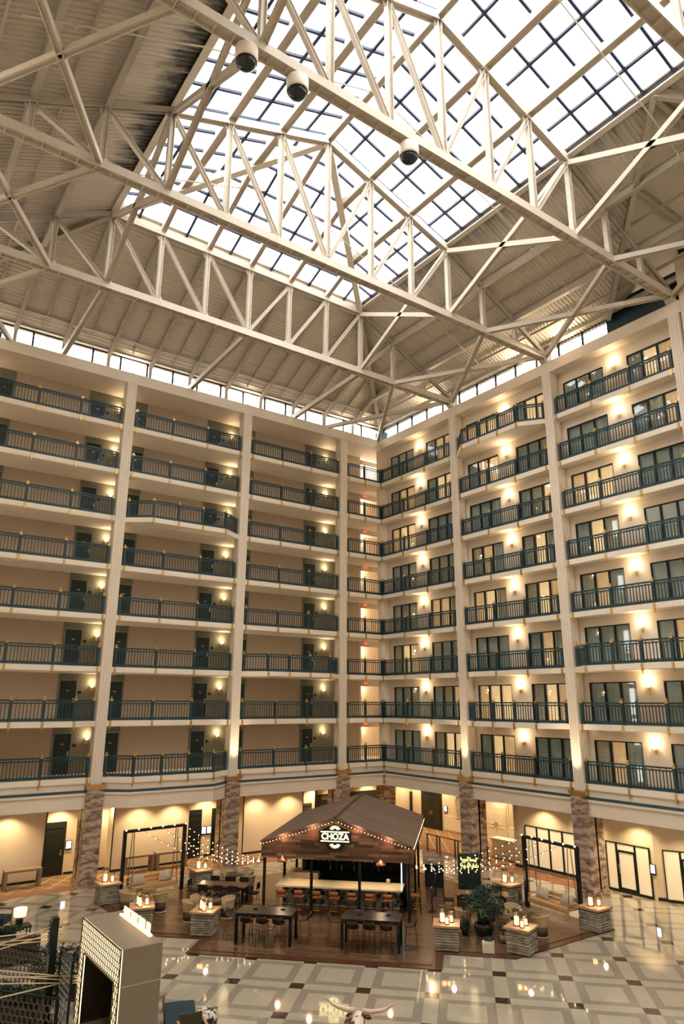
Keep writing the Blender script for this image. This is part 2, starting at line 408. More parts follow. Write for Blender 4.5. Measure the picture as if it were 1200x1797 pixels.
# first-floor fascia: follows the bow over the second bay
x0, x1 = COLL[2]+0.35, COLL[1]-0.35
pathL = [(-31.0, 0.0), (x0, 0.0), (x0+1.2, -0.9), (x1-1.2, -0.9), (x1, 0.0), (-0.1, 0.0)]
pathR = [(0.0, -0.1), (0.0, -31.0)]
bands = [('trim_fascia', 0.02, 4.46, 4.80, cream), ('trim_band', 0.09, 4.33, 4.46, mat('slate_band_paint', '3C5058', 0.5)), ('trim_molding', 0.12, 4.22, 4.33, cream), ('trim_fascia', 0.05, 3.58, 4.22, cream)]
for (nm, o, za, zb, m) in bands:
    b = MB()
    for (p, q) in zip(pathL[:-1], pathL[1:]):
        b.prism([(p[0]-0.001, p[1]-o), (q[0]+0.001, q[1]-o), (q[0], 0.45), (p[0], 0.45)], za, zb)
    b.prism([(-o, 0.45), (-o, -31.0), (0.5, -31.0), (0.5, 0.45)], za, zb)
    struct(nm, b, m)
b = MB(); b.bx(-31.0, 7.0, 0.3, 7.0, 3.56, 3.66); b.bx(0.3, 7.0, -31, 0.3, 3.56, 3.66); struct('ceiling_lobby', b, lobby_ceil)
b = MB(); b.bx(-31.0, 0.4, -0.16, 0.4, BEAM0, BEAM1); b.bx(-31.0, 2.9, 0.4, LW+0.1, BEAM0, BEAM0+0.2); b.bx(0.4, 2.9, -0.1, 0.4, BEAM0, BEAM0+0.2); struct('trim_beam_left', b, cream)
b = MB(); b.bx(-0.16, 0.6, -23.3, -0.16, BEAM0, BEAM1); struct('trim_beam_right', b, cream)
b = MB(); b.bx(-31.0, -0.35, LW, LW+0.15, Z1, BEAM0); struct('wall_left', b, corr_wall)
for c in COLL:                                                    # painted panel around each pair of room doors
    for k in range(1, NF+1): pass
    b = MB(); b.bx(c-1.78, c+1.80 if c < -4 else c+1.2, LW-0.02, LW, Z1, BEAM0); struct('wall_panel', b, grey_panel)
b = MB(); b.bx(-0.35, 2.9, 4.1, 4.2, Z1, BEAM0); b.bx(-0.35, -0.20, LW, 4.2, Z1, BEAM0); b.bx(2.8, 2.9, -0.1, 4.2, Z1, BEAM0); struct('wall_corner', b, cream_wall)
for k in range(1, NF+1):
    b = MB(); b.bx(-0.2, 2.8, LW+0.05, 4.2, slab(k)-0.25, slab(k)); struct('balcony_slab', b, soffit)
    b = MB(); b.bx(-0.25, 2.8, LW-0.1, LW, slab(k)+2.1, slab(k)+2.48); struct('trim_header', b, cream_wall)
# window wall of the right facade, with openings
WZ0, WZ1 = 0.02, 2.0
def winspans(i):
    c = -SR*(i-0.5)          # centre of bay i
    return [(c+3.22, c+0.64), (c-0.76, c-3.34+0.06)]
b = MB(); ys = []
for i in (1, 2, 3, 4): ys += winspans(i)
ys[0] = (-0.47, -3.04); ys[1] = (-4.36, -6.95)
for k in range(1, NF+1):
    z = slab(k); b.bx(RW, RW+0.2, -31, 0.0, z+WZ1, z+H-0.27 if k < NF else BEAM0)
    b.bx(RW, RW+0.2, -31, 0.0, z, z+WZ0); e = 0.0
    for (a, c) in ys: b.bx(RW, RW+0.2, a, e, z+WZ0, z+WZ1); e = c
    b.bx(RW, RW+0.2, -31, e, z+WZ0, z+WZ1)
struct('wall_right', b, cream_wall)
b = MB(); b.bx(1.3, 1.35, -31, 0.2, Z1, BEAM0); struct('wall_rooms', b, mat('room_wall_paint', '8A7860', 0.8))
b = MB(); b.bx(-0.25, 12, -24.0, -23.35, 0, 29.9); struct('wall_wing', b, cream)
b = MB(); b.bx(0.2, 12, -23.95, -23.4, 29.9, 32.2); struct('wall_wing_upper', b, teal_dark)
b = MB(); b.bx(-33, 12, -46.6, -46.3, 0, 36); struct('wall_behind', b, cream_wall)
b = MB(); b.bx(-33.2, -33, -47, 3, 0, 36); struct('wall_west', b, cream_wall)
b = MB(); b.bx(12, 12.2, -47, 8, 0, 34); struct('wall_east', b, cream_wall)
# lobby walls
b = MB()
LB = [(-31, -20.45), (-16.95, -12.6), (-9.1, -4.85)]
for (xa, xb) in LB: b.bx(xa, xb, 2.3, 3.4, 0, 3.56)
b.bx(-31, -3.2, 3.2, 3.5, 0, 3.56); b.bx(-3.35, -3.2, 3.2, 5.2, 0, 3.56); b.bx(-3.3, 7, 5.0, 5.3, 0, 3.56)
struct('wall_lobby_left', b, lobby_wall)
b = MB(); b.bx(6.5, 6.8, -9.0, 5.3, 0, 3.56); b.bx(2.2, 6.8, -9.2, -8.9, 0, 3.56); b.bx(2.2, 2.5, -17.4, -9.0, 0, 3.56)
b.prism([(2.2, -17.4), (3.9, -21.0), (4.2, -21.0), (2.5, -17.4)], 0, 3.56); b.bx(3.9, 4.2, -31, -21, 0, 3.56)
struct('wall_lobby_right', b, lobby_wall)
b = MB()
for (xa, xb) in LB: b.bx(xa, xb+0.02, 2.27, 2.3, 0, 0.12)
for (xa, xb) in ((-20.45, -20.2), (-19.1, -16.95), (-12.6, -12.2), (-11.3, -10.7), (-9.8, -9.1), (-4.85, -3.2)): b.bx(xa, xb, 3.17, 3.2, 0, 0.12)
struct('baseboard_left', b, dark_base)
b = MB(); b.bx(2.16, 2.2, -9.5, -8.9, 0, 0.14); b.bx(2.16, 2.2, -14.7, -12.9, 0, 0.14); b.prism([(2.16, -17.42), (3.86, -21.0), (3.9, -21.0), (2.2, -17.4)], 0, 0.14); struct('baseboard_right', b, dark_base)
b = MB()
for x in (-20.44, -16.95, -9.1): b.bx(x-0.025, x+0.025, 2.25, 2.3, 0, 3.56)
b.bx(-4.87, -4.83, 2.26, 2.3, 0, 3.56); struct('trim_corner_strip', b, dark_base)

# ------------------------------------------------------------------ facade columns
def column(x, y, right):
    t = sempty('column', (x, y, 0), -PI/2 if right else 0.0)      # local x along the facade, -y outwards
    w, d0, d1 = 0.56, -0.16, 0.50
    b = MB(); b.bx(-w/2, w/2, d0+0.02, d1, 4.62, BEAM0)
    for q in range(4):
        xx = -w/2+0.07+q*(w-0.14)/3; b.bx(xx-0.05, xx+0.05, d0, d0+0.03, 4.7, BEAM0)
    for sx in (-1, 1):
        for q in range(3): yy = d0+0.12+q*0.2; b.bx(sx*w/2, sx*(w/2+0.02), yy-0.06, yy+0.06, 4.7, BEAM0)
    struct('shaft', b, cream, t)
    b = MB(); b.bx(-0.50, 0.50, -0.36, 0.2, 4.58, 4.70); b.bx(-0.46, 0.46, -0.33, 0.2, 4.48, 4.58); struct('gilt_capital', b, gold, t)
    b = MB(); b.bx(-0.42, 0.42, -0.30, 0.42, 0.0, 4.5); b.bx(-0.46, 0.46, -0.34, 0.95, 0.0, 0.35); b.bx(-0.42, 0.42, 0.3, 0.92, 0.0, 3.56); struct('marble_pier', b, marble_m, t)
    return t
for c in COLL: column(c, 0, False)
for c in COLR: column(0, c, True)
t = sempty('column', (0, 0, 0)); b = MB(); b.bx(0.05, 0.6, 0.05, 0.6, 4.6, BEAM0)
for q in range(3): b.bx(0.03, 0.05, 0.12+0.17*q, 0.22+0.17*q, 4.6, BEAM0); b.bx(0.12+0.17*q, 0.22+0.17*q, 0.03, 0.05, 4.6, BEAM0)
struct('shaft', b, cream, t)
b = MB(); b.bx(0.15, 1.05, 0.15, 1.05, 0, 3.56); struct('marble_pier', b, marble_m, t)
b = MB(); b.bx(-0.16, 0.05, -0.16, 0.05, 3.7, 4.5); struct('marble_strip', b, marble_m, t)

# uplights that wash the column feet
for (x, y, e) in ((COLL[1], -0.75, 1), (0-0.75, COLR[0], 1), (-0.75, COLR[1], 1)):
    light('column_uplight', 'SPOT', (x, y, 4.75), 420, (1.0, 0.80, 0.5), spot_size=0.9, spot_blend=0.9, shadow_soft_size=0.05).rotation_euler = (PI-0.13 if x < -2 else PI, 0.13 if x > -2 else 0, 0)
# ------------------------------------------------------------------ balcony railings
LEVEL = ['lowest', 'second', 'third', 'fourth', 'fifth', 'sixth', 'seventh', 'topmost']
BAYN = {('L', 3): 'far-left bay of the left facade', ('L', 2): 'bay between the two leftmost columns', ('L', 1): 'left-facade bay before the last column',
        ('L', 0): 'narrow corner bay of the left facade', ('R', 1): 'right-facade bay next to the corner', ('R', 2): 'middle bay of the right facade', ('R', 3): 'outermost bay of the right facade'}
RAIL_MESH = {}
def span_meshes(L):
    key = round(L, 3)
    if key in RAIL_MESH: return RAIL_MESH[key]
    top = MB(); top.bx(0, L, -0.045, 0.045, 0.97, 1.04); top.bx(0, L, -0.025, 0.025, 0.85, 0.91)
    bot = MB(); bot.bx(0, L, -0.04, 0.04, 0.02, 0.15)
    bal = MB(); n = max(2, round(L/0.165))
    for i in range(1, n): x = L*i/n; bal.bx(x-0.017, x+0.017, -0.017, 0.017, 0.15, 0.85); bal.bx(x-0.03, x+0.03, -0.024, 0.024, 0.15, 0.20); bal.bx(x-0.024, x+0.024, -0.02, 0.02, 0.80, 0.85)
    for i in range(1, n, 2): x = L*i/n; bal.bx(x-0.012, x+0.012, -0.012, 0.012, 0.90, 0.98)
    RAIL_MESH[key] = (top.mesh('top_rail', teal), bot.mesh('bottom_rail', teal), bal.mesh('baluster_panel', teal)); return RAIL_MESH[key]
b = MB(); b.bx(-0.07, 0.07, -0.07, 0.07, -0.02, 1.05); POST_ME = b.mesh('post', teal)
b = MB(); b.bx(-0.075, 0.075, -0.075, 0.075, 1.0, 1.10); b.lathe([(0.05, 1.10), (0.03, 1.13), (0.045, 1.17), (0.02, 1.21), (0.001, 1.23)], n=8); FINIAL_ME = b.mesh('finial', gold)
b = MB(); b.bx(-0.05, 0.05, -0.15, -0.06, -0.33, -0.02); b.lathe([(0.001, -0.47), (0.03, -0.43), (0.018, -0.39), (0.045, -0.33)], (0, -0.105, 0), 8); BRACKET_ME = b.mesh('bracket', gold)
def railing(loc, rz, pts, label, group):
    t = thing('balcony_railing', label, 'railing', loc, rz, group)
    for p in pts:
        link('post', POST_ME, t, (p[0], p[1], 0)); link('finial', FINIAL_ME, t, (p[0], p[1], 0)); link('bracket', BRACKET_ME, t, (p[0], p[1], 0))
    for p, q in zip(pts[:-1], pts[1:]):
        d = Vector(q)-Vector(p); L = d.length-0.14; a = math.atan2(d.y, d.x); s = Vector(p)+d.normalized()*0.07
        for nm, me in zip(('top_rail', 'bottom_rail', 'baluster_panel'), span_meshes(L)): link(nm, me, t, (s.x, s.y, 0), a)
    return t
def rail_points(L, bow, n=3):
    if not bow: return [(L*i/n, 0.0) for i in range(n+1)]
    a, b_ = 1.15, L-1.15
    return [(0, 0), (a, -0.9)]+[(a+(b_-a)*i/3, -0.9) for i in (1, 2)]+[(b_, -0.9), (L, 0)]
for k in range(1, NF+1):
    z = slab(k)
    for i in (3, 2, 1, 0):
        if i: x0 = COLL[i]+PE; L = SL-2*PE; bow = ('L', i, k) in BOWS; pts = rail_points(L, bow)
        else: x0 = COLL[0]+PE; L = DL-PE-0.10; bow = False; pts = rail_points(L, False, 2)
        railing((x0, 0, z), 0, pts, f'dark teal {"bowed-out " if bow else ""}balcony railing, {LEVEL[k-1]} level, {BAYN[("L", i)]}', 'teal balcony railings of the left facade')
    for i in (1, 2, 3):
        y0 = -PE if i > 1 else -0.10; y0 += COLR[i-2] if i > 1 else 0; L = (SR-2*PE) if i > 1 else SR-PE-0.10; bow = ('R', i, k) in BOWS
        railing((0, y0, z), -PI/2, rail_points(L, bow), f'dark teal {"bowed-out " if bow else ""}balcony railing, {LEVEL[k-1]} level, {BAYN[("R", i)]}', 'teal balcony railings of the right facade')

# ------------------------------------------------------------------ room doors on the left facade
b = MB(); b.bx(-0.43, 0.43, -0.05, -0.02, 0.0, 2.05); DOOR_ME = b.mesh('door', door_m)
b = MB(); b.bx(-0.50, -0.43, -0.07, -0.02, 0, 2.13); b.bx(0.43, 0.50, -0.07, -0.02, 0, 2.13); b.bx(-0.43, 0.43, -0.07, -0.02, 2.05, 2.13); DFRAME_ME = b.mesh('door_frame', door_frame_m)
b = MB(); b.bx(0.30, 0.38, -0.07, -0.05, 0.92, 1.16); b.tube([(0.34, -0.07, 1.02), (0.34, -0.12, 1.02), (0.22, -0.12, 1.02)], 0.012, 6); HANDLE_ME = b.mesh('door_handle', chrome)
b = MB(); b.bx(-0.07, 0.07, -0.06, -0.05, 1.50, 1.55); PLATE_ME = b.mesh('number_plate', chrome)
dn = 0
def room_door(x, z, flip):
    global dn; dn += 1; o = sempty(f'door_{dn}', (x, LW-0.02, z))
    for nm, me in (('door_leaf', DOOR_ME), ('door_frame', DFRAME_ME), ('door_handle', HANDLE_ME), ('number_plate', PLATE_ME)):
        q = link(nm, me, o)
        if flip and nm == 'door_handle': q.location.x = -0.68
b = MB(); b.bx(-0.09, 0.09, -0.02, 0.0, 1.38, 1.52); SIGN_ME = b.mesh('room_number_sign', black_m)
sconce_i = 0
b = MB(); b.bx(-0.06, 0.06, -0.03, 0.0, -0.20, 0.06); b.tube([(0, -0.03, -0.05), (0, -0.10, -0.09), (0, -0.10, -0.02)], 0.014, 6); SC_B = b.mesh('bracket', gold)
b = MB(); b.lathe([(0.02, 0.0), (0.07, 0.02), (0.105, 0.08), (0.115, 0.13), (0.107, 0.13), (0.097, 0.08), (0.06, 0.03)], (0, -0.10, 0), 12); SC_S = b.mesh('lamp_shade', sconce_m)
def sconce(loc, rz, label, group, power=1.0):
    t = thing('wall_sconce', label, 'wall lamp', loc, rz, group)
    link('bracket', SC_B, t); link('lamp_shade', SC_S, t)
    light('sconce_bulb', 'POINT', (0, -0.22, 0.28), SCONCE_W*power, WARM, t, shadow_soft_size=0.06)
for k in range(1, NF+1):
    z = slab(k)
    for i, c in enumerate(COLL):
        room_door(c-1.265, z, False)
        if i: room_door(c+1.275, z, True)
        for sx in ((-0.62, 0.62) if i else (-0.62,)):
            s = link('room_number_sign', SIGN_ME, None, (c+sx, LW-0.02, z)); tag(s, f'small dark room number plaque {"left" if sx < 0 else "right"} of the sconce, {LEVEL[k-1]} level, {ORD[i]} column from corner', 'sign', 'room number plaques')
        sconce((c, LW-0.02, z+1.72), 0, f'lit corridor sconce behind the {ORD[i]} left-facade column from the corner, {LEVEL[k-1]} level', 'corridor wall sconces', 0.75)
    sconce((0.9, 4.08, z+1.75), 0, f'lit wall sconce in the bright corner hallway, {LEVEL[k-1]} level', 'corner hallway sconces', 3.0)
    e = MB(); e.bx(-0.17, 0.17, -0.03, 0.03, -0.10, 0.10); x = link('exit_sign', e.mesh('housing', mat('white_plastic', 'D8CFC0', 0.5)), None, (0.05, LW-0.16, z+2.3))
    tag(x, f'lit red EXIT sign at the corner hallway, {LEVEL[k-1]} level', 'sign', 'red exit signs')
    tm = text_mesh('EXIT', 0.15, 0.004, 0.002); tm.materials.append(mat('red_exit_glow', 'FF3020', 0.5, em='FF2A18', es=5.0)); tx = link('lettering', tm, x, (0, -0.036, 0)); tx.rotation_euler = (PI/2, 0, 0)

# ------------------------------------------------------------------ room windows and sconces on the right facade
def curtain_mesh(w, h, ph, m):
    b = MB(); n = int(w/0.03); vs = []; fs = []
    for i in range(n+1):
        x = w*i/n; y = 0.028*math.sin(x*2*PI/0.17+ph)+0.012*math.sin(x*2*PI/0.41+ph*2)
        vs += [(x, y, 0.0), (x, y*0.8, h)]
    for i in range(n): fs.append((2*i, 2*i+2, 2*i+3, 2*i+1))
    b.add(vs, fs, None, True); return b.mesh('curtain', m)
def curtain_mat(name, base, em, es):
    n = N(name); x, y, z = n.sep(n.tc.outputs['Object'])[:3]
    f = n.noise(n.comb(n.math('MULTIPLY', x, 9.0), 0.0, n.math('MULTIPLY', z, 0.35)), 1.6, 3)
    n.color(n.mix(f, hexc(base), tuple(v*0.6 for v in hexc(base)))); n.set(Roughness=0.85)
    if es:
        c = n.mix(f, hexc(em), tuple(v*0.45 for v in hexc(em))); n.link(c, n.b.inputs['Emission Color']); n.set(**{'Emission Strength': es})
    return n.m
CUR = [curtain_mat('dim_sheer_curtain', 'BDBBAE', '86857A', 0.13), curtain_mat('dusky_sheer_curtain', 'C2B8A6', 'A08058', 0.22), curtain_mat('lit_sheer_curtain', 'D9C2A0', 'F0B27A', 0.55), curtain_mat('bright_lit_curtain', 'E6CFAC', 'F8C48C', 0.85)]  # room light is put into the cloth as glow, dim curtains included
WN = 0; WME = {}
def win_parts(w, h):
    key = round(w, 2)
    if key in WME: return WME[key]
    fr = MB(); t = 0.055
    fr.bx(0, w, -0.03, 0.05, h-t, h); fr.bx(0, w, -0.03, 0.05, 0, t); fr.bx(0, t, -0.03, 0.05, t, h-t); fr.bx(w-t, w, -0.03, 0.05, t, h-t)
    for q in (1, 2): fr.bx(w*q/3-0.05, w*q/3+0.05, -0.03, 0.05, t, h-t)
    panes = []
    for q in range(3): g = MB(); g.bx(w*q/3+0.055, w*(q+1)/3-0.055, 0.0, 0.008, t, h-t); panes.append(g.mesh('window_pane', win_glass))
    WME[key] = (fr.mesh('window_frame', black), panes, [[curtain_mesh(w/3-0.02, h-0.05, ph, m) for ph in (0.3, 1.9)] for m in CUR]); return WME[key]
rw = random.Random(11)
LIT = {(1, 8): ['001', '022'], (1, 7): ['022', '033'], (1, 6): ['233', '000'], (1, 5): ['001', '110'], (1, 4): ['101', '220'], (1, 3): ['132', '100'], (1, 2): ['001', '012'], (1, 1): ['010', '133'],
       (2, 8): ['233', '033'], (2, 7): ['023', '001'], (2, 6): ['000', '013'], (2, 5): ['120', '130'], (2, 4): ['231', '132'], (2, 3): ['000', '020'], (2, 2): ['233', '132'], (2, 1): ['032', '000'],
       (3, 8): ['010', '032'], (3, 7): ['000', '012'], (3, 6): ['233', '000'], (3, 5): ['031', '000'], (3, 4): ['120', '000'], (3, 3): ['000', '020'], (3, 2): ['000', '031'], (3, 1): ['120', '000']}
for k in range(1, NF+1):
    z = slab(k)
    for i in (1, 2, 3):
        for j in (0, 1):
            a, c = ys[(i-1)*2+j]; w = a-c; WN += 1; o = sempty(f'window_{WN}', (RW+0.06, a, z+WZ0), -PI/2)
            fr, panes, cur = win_parts(w, WZ1-WZ0); link('window_frame', fr, o); lit = LIT[(i, k)][j]
            for q in range(3):
                link('window_pane', panes[q], o); link('curtain', cur[int(lit[q])][rw.randint(0, 1)], o, (w*q/3+0.01, 0.16, 0.02))
        sy = -SR*(i-0.5)-0.02 if i > 1 else -3.68
        sconce((RW, sy, z+1.72), -PI/2, f'lit wall sconce between two room windows, {LEVEL[k-1]} level, {BAYN[("R", i)]}', 'balcony wall sconces')
# ------------------------------------------------------------------ roof deck, skylight, clerestory
XC = -15.25; W2 = 15.25; YE = -46.3; VY = -19.4; VY2 = -34.7
def P3(x, y): return (x, y, hdeck(min(-x, x+30.5, -y)))
def slab_poly(pts, th=0.12):
    b = MB(); n = len(pts); b.add(list(pts)+[(p[0], p[1], p[2]+th) for p in pts], [tuple(range(n)), tuple(range(n, 2*n))[::-1]]+[(i, n+i, n+(i+1) % n, (i+1) % n) for i in range(n)]); return b
K3 = 7.63; o_ = 0.45
def ez(d): return hdeck(d)
Z3 = hdeck(K3)
def corrugated(name, ya, yb, xr, zf):
    """ribbed deck; ribs run along x, xr(y) gives the span, zf(x, y) the height"""
    P = 0.22; prof = ((0.0, 0.0), (0.08, 0.0), (0.105, -0.055), (0.17, -0.055), (0.195, 0.0)); b = MB(); vs = []; fs = []; y = ya; ysamp = []
    while y > yb:
        for (t, dz) in prof:
            if y-t > yb: ysamp.append((y-t, dz))
        y -= P
    ysamp.append((yb, 0.0))
    for (y, dz) in ysamp:
        x0, x1 = xr(y); vs += [(x0, y, zf(x0, y)+dz), (x1, y, zf(x1, y)+dz)]
    for i in range(len(ysamp)-1): fs.append((2*i, 2*i+1, 2*i+3, 2*i+2))
    b.add(vs, fs); o = [(x, y_, z+0.16) for (x, y_, z) in (vs[0], vs[1])]; return struct(name, b, roofdeck_m)
zn = lambda x, y: hdeck(-y); zw = lambda x, y: hdeck(x+30.5); zeE = lambda x, y: hdeck(-x)
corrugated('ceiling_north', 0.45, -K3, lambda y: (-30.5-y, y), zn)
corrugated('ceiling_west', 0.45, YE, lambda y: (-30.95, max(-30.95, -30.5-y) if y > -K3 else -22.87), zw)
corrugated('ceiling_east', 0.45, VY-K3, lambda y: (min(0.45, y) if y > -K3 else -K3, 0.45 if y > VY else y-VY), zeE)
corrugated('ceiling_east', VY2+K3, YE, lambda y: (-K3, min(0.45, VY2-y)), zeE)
ry = VY-K3
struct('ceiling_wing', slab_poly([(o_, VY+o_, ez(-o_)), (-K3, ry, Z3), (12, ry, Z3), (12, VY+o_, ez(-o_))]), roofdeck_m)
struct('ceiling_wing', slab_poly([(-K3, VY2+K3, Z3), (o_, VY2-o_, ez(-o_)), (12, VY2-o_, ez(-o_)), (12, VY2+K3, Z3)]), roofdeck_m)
def sbeam(name, p0, p1, w, h, m=steel_d, web='v', t=0.03):
    b = MB(); b.hbeam(p0, p1, w, h, t, web=web); return struct(name, b, m)
# purlins along the hall at every truss node, hips, valleys
ND = [-W2/6*k for k in range(13)]               # truss node positions, right wall to left wall
for k in range(1, 12):
    x = ND[k]; d = min(-x, x+30.5); q = -0.30
    y0 = -d if d < K3-0.1 else -K3
    if d < K3-0.1:
        sbeam('roof_beam', (x, 0.2, ez(-0.2)+q), (x, y0, ez(d)+q), 0.2, 0.36)
        sbeam('roof_beam', (x, y0, ez(d)+q-0.05), (x, YE, ez(d)+q-0.05), 0.24, 0.48)
    else:
        sbeam('roof_beam', (x, 0.2, ez(-0.2)+q), (x, y0, Z3+q), 0.18, 0.36)
for x in (-0.15, -30.35): sbeam('roof_beam', (x, 0.0, EAVE-0.02), (x, YE, EAVE-0.02), 0.12, 0.3)
sbeam('roof_beam', (-30.5, -0.05, EAVE-0.0), (0, -0.05, EAVE-0.0), 0.12, 0.3)
for dd, hh in ((1.1, 0.14), (3.6, 0.12)):
    sbeam('roof_beam', (-30.5+dd, -dd, ez(dd)-0.2), (-dd, -dd, ez(dd)-0.2), 0.09, hh)
    for x in (-dd, -30.5+dd): sbeam('roof_beam', (x, -dd, ez(dd)-0.2), (x, YE, ez(dd)-0.2), 0.09, hh)
for k in range(1, 24, 2):                        # short rafters between the beams
    x = -30.5*k/24; d = min(-x, x+30.5, 3.6)
    if d > 1.2: sbeam('roof_beam', (x, -0.3, ez(0.3)-0.16), (x, -d, ez(d)-0.16), 0.07, 0.16)
for s in (0, 1):
    f = (lambda x: x) if s == 0 else (lambda x: -30.5-x)
    sbeam('roof_beam', (f(0.1), 0.1, EAVE-0.25), (f(-K3), -K3, Z3-0.25), 0.26, 0.44)
for (ya, yb) in ((VY, VY-K3), (VY2, VY2+K3)): sbeam('roof_beam', (0, ya, EAVE-0.25), (-K3, yb, Z3-0.25), 0.22, 0.4)
for q in (2.4, 5.0): sbeam('roof_beam', (-q, VY-q, ez(q)-0.25), (6, VY-q, ez(q)-0.25), 0.16, 0.3)
sbeam('roof_beam', (-K3, ry, Z3-0.25), (8, ry, Z3-0.25), 0.2, 0.4)
# skylight: frame beams, mullions, glass
SKB = -0.22
for x in (-K3, -30.5+K3): b = MB(); b.hbeam((x, -K3, Z3-0.05), (x, YE, Z3-0.05), 0.30, 0.42, 0.04, web='v'); struct('skylight_curb', b, steel)
b = MB(); b.hbeam((-30.5+K3, -K3, Z3-0.05), (-K3, -K3, Z3-0.05), 0.30, 0.42, 0.04, web='v'); struct('skylight_curb', b, steel)
ZR = hsky(W2)
sk = sempty('skylight', (XC, -W2, Z3))
def sk_p(x, y, z): return (x-XC, y+W2, z-Z3)
for k in (4, 5, 7, 8):
    x = ND[k]; d = min(-x, x+30.5)
    b = MB(); b.hbeam(sk_p(x, -d, hsky(d)+SKB), sk_p(x, YE, hsky(d)+SKB), 0.34, 0.36, 0.03); struct('skylight_rafter', b, steel, sk)
for k in range(4, 9):
    x = ND[k]; d = min(-x, x+30.5); b = MB(); b.hbeam(sk_p(x, -K3, hsky(K3)+SKB), sk_p(x, -d, hsky(d)+SKB), 0.26, 0.30, 0.03); struct('skylight_rafter', b, steel, sk)
b = MB(); b.hbeam(sk_p(XC, -W2, ZR+SKB), sk_p(XC, YE, ZR+SKB), 0.28, 0.34, 0.03); struct('skylight_ridge', b, steel, sk)
for s in (-1, 1): b = MB(); b.bar(sk_p(XC+s*K3, -K3, Z3+SKB), sk_p(XC, -W2, ZR+SKB), 0.34, 0.5); struct('skylight_hip', b, steel, sk)
PS = W2/12                                       # pane pitch 1.27 m
for s in (-1, 1):                                # two long slopes
    b = MB(); g = MB()
    for k in range(7):
        d = K3+PS*k; x = XC+s*(W2-d); b.bar(sk_p(x, -d, hsky(d)+0.04), sk_p(x, YE, hsky(d)+0.04), 0.12, 0.12)
    y = -K3
    while y > YE:
        dm = min(W2, -y); b.bar(sk_p(XC+s*(W2-K3), y, Z3+0.05), sk_p(XC+s*(W2-dm), y, hsky(dm)+0.05), 0.11, 0.12); y -= PS
    A, B_, D, E_ = sk_p(XC+s*(W2-K3), -K3, Z3+0.1), sk_p(XC, -W2, ZR+0.1), sk_p(XC, YE, ZR+0.1), sk_p(XC+s*(W2-K3), YE, Z3+0.1)
    g.quad(A, B_, D, E_); struct('mullion_grid', b, mullion_m, sk); struct('glazing', g, sky_glass, sk)
b = MB(); g = MB()
for k in range(1, 7):
    d = K3+PS*k; b.bar(sk_p(-30.5+d, -d, hsky(d)+0.05), sk_p(-d, -d, hsky(d)+0.05), 0.11, 0.12)
for k in range(-6, 7):
    x = XC+PS*k; d = W2-abs(PS*k)
    if d > K3+0.1: b.bar(sk_p(x, -K3, Z3+0.04), sk_p(x, -d, hsky(d)+0.04), 0.12, 0.12)
g.add([sk_p(-30.5+K3, -K3, Z3+0.1), sk_p(-K3, -K3, Z3+0.1), sk_p(XC, -W2, ZR+0.1)], [(0, 1, 2)])
struct('mullion_grid', b, mullion_m, sk); struct('glazing', g, sky_glass, sk)
# clerestory windows
def clerestory(idx, p0, p1, step):
    p0, p1 = Vector(p0), Vector(p1); L = (p1-p0).length; t = sempty(f'window_{idx}', p0, math.atan2((p1-p0).y, (p1-p0).x))
    z0, z1 = BEAM1, EAVE-0.13; b = MB(); b.bx(0, L, -0.03, 0.03, z0, z0+0.05); b.bx(0, L, -0.03, 0.03, z1-0.07, z1); n = round(L/step)
    for i in range(n+1): b.bx(L*i/n-0.05, L*i/n+0.05, -0.05, 0.05, z0+0.05, z1-0.07)
    struct('window_frame', b, black, t)
    for i in range(n): g = MB(); g.bx(L*i/n+0.05, L*(i+1)/n-0.05, 0, 0.01, z0+0.05, z1-0.07); struct('window_pane', g, sky_glass, t)
WN += 1; clerestory(WN, (-31, 0.25, 0), (0.0, 0.25, 0), 1.59)
WN += 1; clerestory(WN, (0.25, -0.1, 0), (0.25, -19.2, 0), 1.58)
b = MB(); b.bx(0.2, 0.3, -23.4, -19.2, BEAM1, 29.4); struct('wall_clerestory_panel', b, teal_dark)
b = MB(); b.bx(-0.1, 0.5, -0.2, 0.5, BEAM1, 28.4); struct('trim_corner_post', b, teal_dark)
for k in range(0, 12):
    x = ND[k] if k else -0.2
    if k: b = MB(); b.hbeam((x, 0.1, BEAM1), (x, 0.1, ez(0)-0.1), 0.14, 0.16, 0.02, up=(1, 0, 0)); struct('roof_post', b, steel_d)
for y in (-SR, -2*SR): b = MB(); b.bar((0.15, y-0.05, BEAM1), (0.15, y-0.05, EAVE), 0.3, 0.3, (1, 0, 0)); struct('roof_post', b, steel_d)

